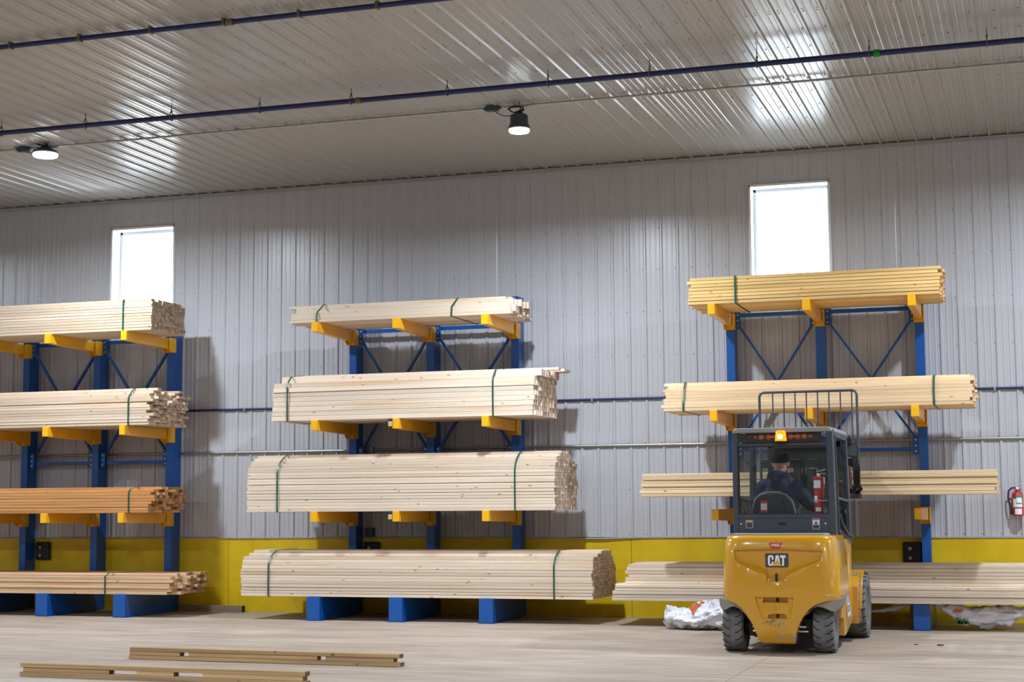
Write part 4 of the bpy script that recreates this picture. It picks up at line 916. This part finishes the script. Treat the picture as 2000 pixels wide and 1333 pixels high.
# right and left doors, grab bars, mirrors
for s in (1, -1):
    xx = X(0.522) if s > 0 else X(-0.535)
    dr = obj('door_frame', MB().bar((xx, YR+0.18, 1.20), (xx-s*0.02, YR+0.18, 2.21), 0.03, 0.035).bar((xx, -3.36, 1.05), (xx-s*0.02, -3.36, 2.20), 0.03, 0.045).bar((xx-s*0.02, YR+0.18, 2.20), (xx-s*0.02, -3.36, 2.19), 0.03, 0.03).bar((xx, YR+0.18, 1.22), (xx, -3.36, 1.10), 0.03, 0.04).bar((xx, YR+0.18, 1.55), (xx, -3.36, 1.52), 0.025, 0.03), M['slate'], fk, bevel=0.005)
    obj('door_glass', MB().prism([(YR+0.19, 1.24), (-3.37, 1.12), (-3.37, 2.18), (YR+0.19, 2.19)], xx-s*0.012, xx-s*0.016, 'x'), M['glass'], dr)
    obj('grab_bar', MB().tube([(xx+s*0.02, YR+0.24, 1.36), (xx+s*0.035, YR+0.26, 1.30), (xx+s*0.05, YR+0.42, 1.22), (xx+s*0.055, -3.75, 1.16), (xx+s*0.06, -3.42, 1.14), (xx+s*0.02, -3.36, 1.14)], 0.012, 8), M['slate'], dr, smooth=True)
    obj('door_handle', MB().ball((xx+s*0.02, YR+0.32, 1.72), 0.018, 0.05, 0.02).ball((xx+s*0.015, -3.75, 1.40), 0.014, 0.04, 0.03), M['black'], dr, smooth=True)
    mx_ = X(0.552) if s > 0 else X(-0.600)
    my = -3.13 if s > 0 else -3.16
    mz = 2.08 if s > 0 else 2.02; ms_k = 1.25 if s > 0 else 0.6
    mr = obj('mirror', MB().loft([[(mx_+dx*k_*ms_k, my+dy, mz+dz*k_) for dx, dz in ((-0.07,0.075),(-0.03,0.088),(0.045,0.075),(0.068,0.03),(0.062,-0.06),(0.045,-0.085),(-0.045,-0.06),(-0.07,-0.035))] for k_, dy in ((1.0, -0.006), (1.0, 0.008), (0.75, 0.035))]), M['black'], fk, bevel=0.006)
    obj('mirror_glass', MB().loft([[(mx_+dx*0.85*ms_k, my+dy, mz+dz*0.85*1.0) for dx, dz in ((-0.07,0.075),(-0.03,0.088),(0.045,0.075),(0.068,0.03),(0.062,-0.06),(0.045,-0.085),(-0.045,-0.06),(-0.07,-0.035))] for dy in (-0.006, -0.0085)]), mat('mirror_glass_%d' % s, (0.13,0.14,0.15), 0.15, coat=0.6), mr)  # plain grey colour stands in for the mirror's reflection
    obj('mirror_arm', MB().tube([(X(s*0.50), -3.22, mz+0.05), (mx_-s*0.04, my+0.05, mz+0.10), (mx_, my+0.03, mz+0.02)], 0.009, 8), M['black'], mr, smooth=True)
obj('work_lamp', MB().box((X(0.50), -3.20, 2.14), (X(0.565), -3.10, 2.215)).cyl((X(0.535), -3.15, 2.215), (X(0.535), -3.15, 2.25), 0.01, 8), M['black'], fk, bevel=0.012)
# dash, steering wheel, seat
obj('dashboard', MB().prism([(-3.42, 1.05), (-3.44, 1.36), (-3.36, 1.44), (-3.26, 1.46), (-3.24, 1.05)], X(-0.46), X(0.46), 'x'), M['dark'], fk, bevel=0.015)
SX = X(-0.165)
sw = obj('steering_wheel', MB().tube([(SX+0.19*math.cos(a), -3.50+0.17*math.sin(a)*0.8, 1.46+0.19*math.sin(a)*0.45) for a in [2*PI*j/28 for j in range(28)]], 0.014, 8, True).bar((SX-0.18, -3.50, 1.455), (SX+0.18, -3.50, 1.455), 0.03, 0.015).cyl((SX, -3.50, 1.45), (SX, -3.34, 1.28), 0.025, 12), M['black'], fk, smooth=True)
obj('control_lever', MB().cyl((X(0.20), -3.55, 1.30), (X(0.215), -3.52, 1.43), 0.010, 8).ball((X(0.216), -3.515, 1.445), 0.022), M['black'], fk, smooth=True)
obj('armrest', MB().box((X(0.09), -3.95, 1.33), (X(0.27), -3.50, 1.385)), M['seat'], fk, bevel=0.02, seg=3)
obj('knob', MB().ball((X(0.075), -4.10, 1.375), 0.016), M['sticker'], fk, smooth=True)
seat = obj('seat', MB().box((SX-0.25, -4.02, 1.06), (SX+0.25, -3.50, 1.19)), M['seat'], fk, bevel=0.04, seg=3)
sb = [(-0.235,1.20),(-0.232,1.46),(-0.205,1.55),(-0.15,1.605),(-0.06,1.630),(0.06,1.630),(0.15,1.600),(0.20,1.55),(0.225,1.49),(0.245,1.40),(0.245,1.20)]
obj('seat_back', MB().prism([(SX+a, b) for a, b in sb], -4.16, -4.02, 'y'), M['seat'], seat, bevel=0.035, seg=3)
obj('seat_piping', MB().tube([(SX+a*0.95, -4.155, b-0.012) for a, b in sb[1:-1]], 0.006, 6), M['slate_light'], seat, smooth=True)
po_ = obj('document_pouch', MB().prism([(SX-0.15, 1.22), (SX-0.14, 1.545), (SX+0.10, 1.545), (SX+0.145, 1.22)], -4.195, -4.155, 'y'), M['seat'], seat, bevel=0.012, seg=2)
sl = MB(); sl.box((SX-0.128, -4.199, 1.405), (SX-0.058, -4.194, 1.53)); so = obj('seat_label', sl, M['badge'], po_)
obj('label_panel', MB().box((SX-0.126, -4.201, 1.432), (SX-0.060, -4.198, 1.500)), M['sticker'], so)
# mast, carriage, backrest, forks
ms = obj('mast', MB().box((X(-0.50), -2.36, 0.12), (X(-0.42), -2.18, 2.24)).box((X(0.28), -2.36, 0.12), (X(0.38), -2.18, 2.24)).box((X(-0.50), -2.36, 2.14), (X(0.38), -2.26, 2.22)).box((X(-0.50), -2.36, 0.50), (X(0.38), -2.28, 0.62)), M['mast'], fk, bevel=0.008)
obj('inner_mast', MB().box((X(-0.41), -2.30, 0.15), (X(-0.35), -2.14, 2.26)).box((X(0.20), -2.30, 0.15), (X(0.28), -2.14, 2.26)).box((X(-0.41), -2.24, 2.02), (X(0.28), -2.16, 2.16)).box((X(-0.41), -2.24, 1.30), (X(0.28), -2.18, 1.38)), M['mast'], ms, bevel=0.006)
obj('lift_cylinder', MB().cyl((X(-0.17), -2.24, 0.2), (X(-0.17), -2.24, 2.0), 0.045, 14).cyl((X(0.15), -2.24, 0.2), (X(0.15), -2.24, 2.0), 0.045, 14).cyl((X(-0.01), -2.22, 0.2), (X(-0.01), -2.22, 1.9), 0.06, 14), M['mast'], ms, smooth=True)
for x in (-0.10, 0.08): obj('lift_chain', MB().box((X(x-0.018), -2.21, 0.9), (X(x+0.018), -2.195, 2.05)), M['mast'], ms)
hs = MB()
for q, dx in enumerate((0.0, 0.025, 0.05)): hs.tube([(X(0.46+dx), -2.30, 2.10), (X(0.50+dx), -2.32, 1.90), (X(0.485+dx), -2.25, 1.72), (X(0.52+dx*0.6), -2.1, 1.66), (X(0.47), -2.02, 1.60)], 0.013, 8)
obj('hydraulic_hose', hs, M['black'], ms, smooth=True)
obj('side_shifter', MB().box((X(0.36), -2.22, 1.66), (X(0.44), -2.06, 1.86)).cyl((X(0.40), -2.14, 1.86), (X(0.40), -2.14, 1.93), 0.035, 10).bar((X(0.30), -2.06, 1.58), (X(0.545), -2.06, 1.58), 0.05, 0.055), mat('rusty_hydraulics', (0.10,0.06,0.04), 0.6, var=0.5, vscale=14), ms, bevel=0.008)
CX = -2.572
cg = obj('carriage', MB().box((CX-0.55, -2.06, 1.60), (CX+0.55, -2.00, 1.70)).box((CX-0.55, -2.06, 1.92), (CX+0.55, -2.00, 2.02)).box((CX-0.40, -2.10, 1.60), (CX-0.30, -2.05, 2.02)).box((CX+0.30, -2.10, 1.60), (CX+0.40, -2.05, 2.02)), M['mast'], fk, bevel=0.006)
yb_ = -2.015; zt_ = 2.825
path = [(CX-0.575, yb_, 1.57), (CX-0.575, yb_, zt_-0.05), (CX-0.56, yb_, zt_-0.014), (CX-0.525, yb_, zt_), (CX+0.525, yb_, zt_), (CX+0.56, yb_, zt_-0.014), (CX+0.575, yb_, zt_-0.05), (CX+0.575, yb_, 1.57)]
lbk = obj('load_backrest', MB().tube(path, 0.0155, 10), M['slate'], fk, smooth=True)
for k in range(8):
    xx = CX-0.575+1.15*(k+1)/8.4
    xx = CX-0.415+k*0.133
    if k < 8: obj('bar', MB().cyl((xx, yb_, 1.60), (xx, yb_, zt_), 0.0085, 8), M['slate'], lbk, smooth=True)
obj('crossbar', MB().bar((CX-0.575, yb_, 2.05), (CX+0.575, yb_, 2.05), 0.02, 0.03).bar((CX+0.46, yb_, 2.13), (CX+0.575, yb_, 2.13), 0.012, 0.012).bar((CX+0.46, yb_, 2.20), (CX+0.575, yb_, 2.20), 0.012, 0.012), M['slate'], lbk)
for x in (-0.33, 0.33):
    obj('fork', MB().prism([(-2.0, 2.0), (-1.952, 2.0), (-1.946, 1.585), (-0.86, 1.578), (-0.86, 1.568), (-1.96, 1.545), (-2.0, 1.56)], CX+x-0.06, CX+x+0.06, 'x'), M['mast'], fk, bevel=0.004)

# extinguisher inside the cab
t, lab = fire_extinguisher('red cab extinguisher with white labels behind the rear window', X(0.335), -4.30, 1.39, 0.048, 0.385, False)
lab('top_label', -0.85, 0.75, 1.655, 1.735, M['white'], 0.003); lab('lower_label', -0.7, 0.5, 1.415, 1.455, M['white']); lab('side_label', -1.1, -0.25, 1.505, 1.575, M['white'])
obj('holder_cap', MB().box((X(0.285), -4.355, 1.640), (X(0.390), -4.245, 1.775)), M['red'], t, bevel=0.012)
obj('holder_label', MB().box((X(0.290), -4.3585, 1.655), (X(0.360), -4.3545, 1.735)), M['white'], t)
obj('holder_label', MB().box((X(0.3895), -4.340, 1.70), (X(0.393), -4.26, 1.765)), M['white'], t)
obj('mounting_strap', MB().box((X(0.28), -4.356, 1.522), (X(0.45), -4.244, 1.530)), M['silver'], t)
obj('stand_bracket', MB().box((X(0.29), -4.34, 1.380), (X(0.46), -4.26, 1.390)).box((X(0.44), -4.34, 1.38), (X(0.455), -4.26, 1.60)), M['slate'], t)

# ------------------------------------------------------------------ driver
def skin_graph(pts, edges, root, sub=2):
    """pts: {name: ((x,y,z), radius)}; grown surface"""
    names = list(pts); me = bpy.data.meshes.new('tmp')
    me.from_pydata([pts[n_][0] for n_ in names], [(names.index(a), names.index(b)) for a, b in edges], [])
    o = bpy.data.objects.new('tmp', me); COL.objects.link(o)
    o.modifiers.new('s', 'SKIN')
    for i, n_ in enumerate(names):
        d = me.skin_vertices[0].data[i]; r_ = pts[n_][1]; d.radius = (r_, r_) if not isinstance(r_, tuple) else r_; d.use_root = (n_ == root)
    md = o.modifiers.new('u', 'SUBSURF'); md.levels = sub; md.render_levels = sub
    m2 = evaluated(o); bpy.data.objects.remove(o); bpy.data.meshes.remove(me); return m2
def fuse(meshes, mbs, voxel, name, m, smooth_it=6):
    bm = bmesh.new()
    for me in meshes: bm.from_mesh(me)
    for b in mbs: bm.from_mesh(b.mesh('tmp', m))
    me = bpy.data.meshes.new('tmp'); bm.to_mesh(me); bm.free()
    o = bpy.data.objects.new('tmp', me); COL.objects.link(o)
    r_ = o.modifiers.new('r', 'REMESH'); r_.mode = 'VOXEL'; r_.voxel_size = voxel; r_.use_smooth_shade = True
    sm = o.modifiers.new('sm', 'SMOOTH'); sm.iterations = smooth_it; sm.factor = 0.4
    m2 = evaluated(o); bpy.data.objects.remove(o); bpy.data.meshes.remove(me)
    m2.name = name; m2.materials.clear(); m2.materials.append(m)
    m2.polygons.foreach_set('use_smooth', [True]*len(m2.polygons)); return m2
DX = X(-0.140); DY = -3.86
def D(x, y, z): return (DX+x, DY+y, z)
J = {'pelvis': (D(0,0,1.27),0.135), 'waist': (D(0,-0.01,1.42),0.135), 'chest': (D(0.0,0.0,1.58),0.135), 'upper': (D(0,0.01,1.66),0.10), 'neck': (D(0,0.03,1.775),0.062), 'nape': (D(0,0.045,1.83),0.060),
     'shl': (D(-0.175,0.01,1.675),0.050), 'ell': (D(-0.245,0.14,1.455),0.036), 'wrl': (D(-0.12,0.31,1.49),0.030), 'pal': (D(-0.10,0.36,1.50),0.034),
     'shr': (D(0.18,0.01,1.675),0.050), 'elr': (D(0.315,0.10,1.475),0.036), 'wrr': (D(0.365,0.33,1.435),0.030), 'par': (D(0.368,0.385,1.44),0.034),
     'hipl': (D(-0.10,0.06,1.25),0.09), 'knl': (D(-0.13,0.42,1.27),0.06), 'anl': (D(-0.13,0.52,0.86),0.042), 'tol': (D(-0.13,0.66,0.83),0.035),
     'hipr': (D(0.10,0.06,1.25),0.09), 'knr': (D(0.13,0.42,1.27),0.06), 'anr': (D(0.13,0.52,0.86),0.042), 'tor': (D(0.13,0.66,0.83),0.035)}
Ed = [('pelvis','waist'),('waist','chest'),('chest','upper'),('upper','neck'),('neck','nape'),('upper','shl'),('shl','ell'),('ell','wrl'),('wrl','pal'),('upper','shr'),('shr','elr'),('elr','wrr'),('wrr','par'),
      ('pelvis','hipl'),('hipl','knl'),('knl','anl'),('anl','tol'),('pelvis','hipr'),('hipr','knr'),('knr','anr'),('anr','tor')]
body = skin_graph(J, Ed, 'pelvis')
def hand(side, pc, fwd):
    """five fingers curled down over what the hand holds"""
    m_ = MB(); pc = Vector(pc); f = Vector(fwd).normalized(); sx_ = Vector((1,0,0))
    for i, (u, ln) in enumerate(((-0.027,0.072),(-0.009,0.080),(0.009,0.075),(0.027,0.060))):
        a = pc+sx_*u*1.0+f*0.012; b = a+f*ln*0.42; c = b+f*ln*0.22+Vector((0,0,-ln*0.28)); d = c+f*(-0.004)+Vector((0,0,-ln*0.28))
        m_.tube([a, b, c, d], 0.0085, 8); m_.ball(d, 0.0085, n=8, k=6)
    s_ = -1 if side > 0 else 1
    a = pc+sx_*s_*0.022-f*0.012; b = a+sx_*s_*0.022+f*0.022+Vector((0,0,-0.008)); c = b+sx_*(-s_)*0.004+f*0.028+Vector((0,0,-0.016))
    m_.tube([a, b, c], 0.0105, 8); m_.ball(c, 0.0105, n=8, k=6)
    m_.ball(pc, 0.040, 0.045, 0.020, 12, 8)
    return m_
HC = Vector(D(0.005, 0.075, 1.935))
head = MB(); head.ball(HC+Vector((0,-0.008,0.022)), 0.083, 0.100, 0.100, 24, 16)
head.ball(HC+Vector((0,0.028,-0.055)), 0.062, 0.066, 0.070, 20, 12)           # jaw
head.ball(HC+Vector((0,-0.045,-0.045)), 0.066, 0.050, 0.060, 20, 12)          # back of the skull and neck fold
head.ball(HC+Vector((0,0.104,-0.018)), 0.015, 0.020, 0.026, 12, 8)            # nose
head.ball(HC+Vector((0,0.088,-0.062)), 0.026, 0.012, 0.008, 12, 8).ball(HC+Vector((0,0.086,-0.075)), 0.022, 0.012, 0.008, 12, 8)
for s in (-1, 1):
    head.ball(HC+Vector((s*0.083, -0.012, -0.012)), 0.012, 0.022, 0.034, 12, 8)
    head.ball(HC+Vector((s*0.088, -0.020, 0.004)), 0.012, 0.012, 0.020, 10, 6)
    head.ball(HC+Vector((s*0.034, 0.080, 0.010)), 0.020, 0.014, 0.012, 10, 6)
neck = MB().cyl(D(0, 0.02, 1.74), D(0.003, 0.05, 1.90), 0.066, 20, 0.064)
person = link('person', fuse([body], [head, neck, hand(-1, J['pal'][0], (0.25, 1, 0)), hand(1, J['par'][0], (0, 1, 0))], 0.0065, 'person', M['skin'], 4), None)
tag(person, 'driver seated in the forklift cab, seen from behind, navy hoodie and black cap', 'person')
for s in (-1, 1): obj('eye', MB().ball(HC+Vector((s*0.033, 0.091, 0.009)), 0.010), M['white'], person, smooth=True)
def grow(names, extra=0.013): return {k_: (J[k_][0], J[k_][1]+extra) for k_ in names}
G = grow(['pelvis','waist','chest','upper','shl','ell','shr','elr'])
G['pelvis'] = (J['pelvis'][0], 0.148)
G['waist'] = (J['waist'][0], (0.175, 0.145)); G['chest'] = (J['chest'][0], (0.185, 0.15)); G['upper'] = (D(0,0.005,1.67), (0.16, 0.135)); G['shl'] = (D(-0.178,0.005,1.665), 0.098); G['shr'] = (D(0.183,0.005,1.665), 0.098); G['ell'] = (J['ell'][0], 0.072); G['elr'] = (J['elr'][0], 0.072)
G['cfl'] = (D(-0.135,0.285,1.485), 0.043); G['cfr'] = (D(0.362,0.305,1.438), 0.043)
hd = skin_graph(G, [('pelvis','waist'),('waist','chest'),('chest','upper'),('upper','shl'),('shl','ell'),('ell','cfl'),('upper','shr'),('shr','elr'),('elr','cfr')], 'chest')
hood = MB().ball(D(-0.175,0.0,1.668), 0.088, 0.09, 0.085, 16, 10).ball(D(0.18,0.0,1.668), 0.088, 0.09, 0.085, 16, 10).ball(D(-0.10,0.0,1.71), 0.10, 0.08, 0.07, 16, 10).ball(D(0.10,0.0,1.71), 0.10, 0.08, 0.07, 16, 10).ball(D(0.0,-0.070,1.785), 0.125, 0.062, 0.060, 20, 12).ball(D(0.0,-0.115,1.70), 0.100, 0.050, 0.085, 20, 12).ball(D(0,-0.070,1.812), 0.085, 0.045, 0.045, 18, 10)
hood.ball(D(-0.085,-0.03,1.79), 0.045, 0.07, 0.045, 14, 8).ball(D(0.085,-0.03,1.79), 0.045, 0.07, 0.045, 14, 8).ball(D(0,-0.10,1.55), 0.16, 0.07, 0.16, 20, 12)
obj('hoodie', fuse([hd], [hood], 0.010, 'hoodie', M['navy'], 5), M['navy'], person)
T = {'pelvis': (D(0,0.01,1.26),0.150), 'hipl': (D(-0.10,0.08,1.25),0.104), 'knl': (J['knl'][0],0.076), 'anl': (J['anl'][0],0.062), 'hipr': (D(0.10,0.08,1.25),0.104), 'knr': (J['knr'][0],0.076), 'anr': (J['anr'][0],0.062)}
obj('trousers', fuse([skin_graph(T, [('pelvis','hipl'),('hipl','knl'),('knl','anl'),('pelvis','hipr'),('hipr','knr'),('knr','anr')], 'pelvis')], [], 0.012, 'trousers', M['jean'], 3), M['jean'], person)
capm = MB(); rings = []
for i in range(12):
    a = PI/2*i/10.0; q = max(math.sin(min(a, PI/2)), 0.03)
    zz = HC.z+0.030+0.108*math.cos(min(a, PI/2))-(0.022 if i == 11 else 0)
    rings.append([(HC.x+0.0965*q*math.cos(2*PI*j/32), HC.y-0.008+0.114*q*math.sin(2*PI*j/32), zz+(0.014*math.sin(2*PI*j/32) if i > 7 else 0)) for j in range(32)])
capm.loft(rings)
capm.prism([(HC.x+0.088*math.cos(a), HC.y+0.03+ (0.135 if 0.3 < a < PI-0.3 else 0.06)*math.sin(a)) for a in [PI*j/16 for j in range(17)]], HC.z+0.022, HC.z+0.030, 'z')
obj('cap', capm, M['cap'], person, smooth=True)
for s, k_ in ((-1, 'l'), (1, 'r')):
    obj('shoe', MB().ball(D(s*0.13, 0.59, 0.815), 0.05, 0.135, 0.055, 16, 10), M['black'], person, smooth=True)
obj('floor_plate', MB().box((X(-0.46), -3.45, 0.70), (X(0.46), -3.05, 0.758)), M['dark'], fk)
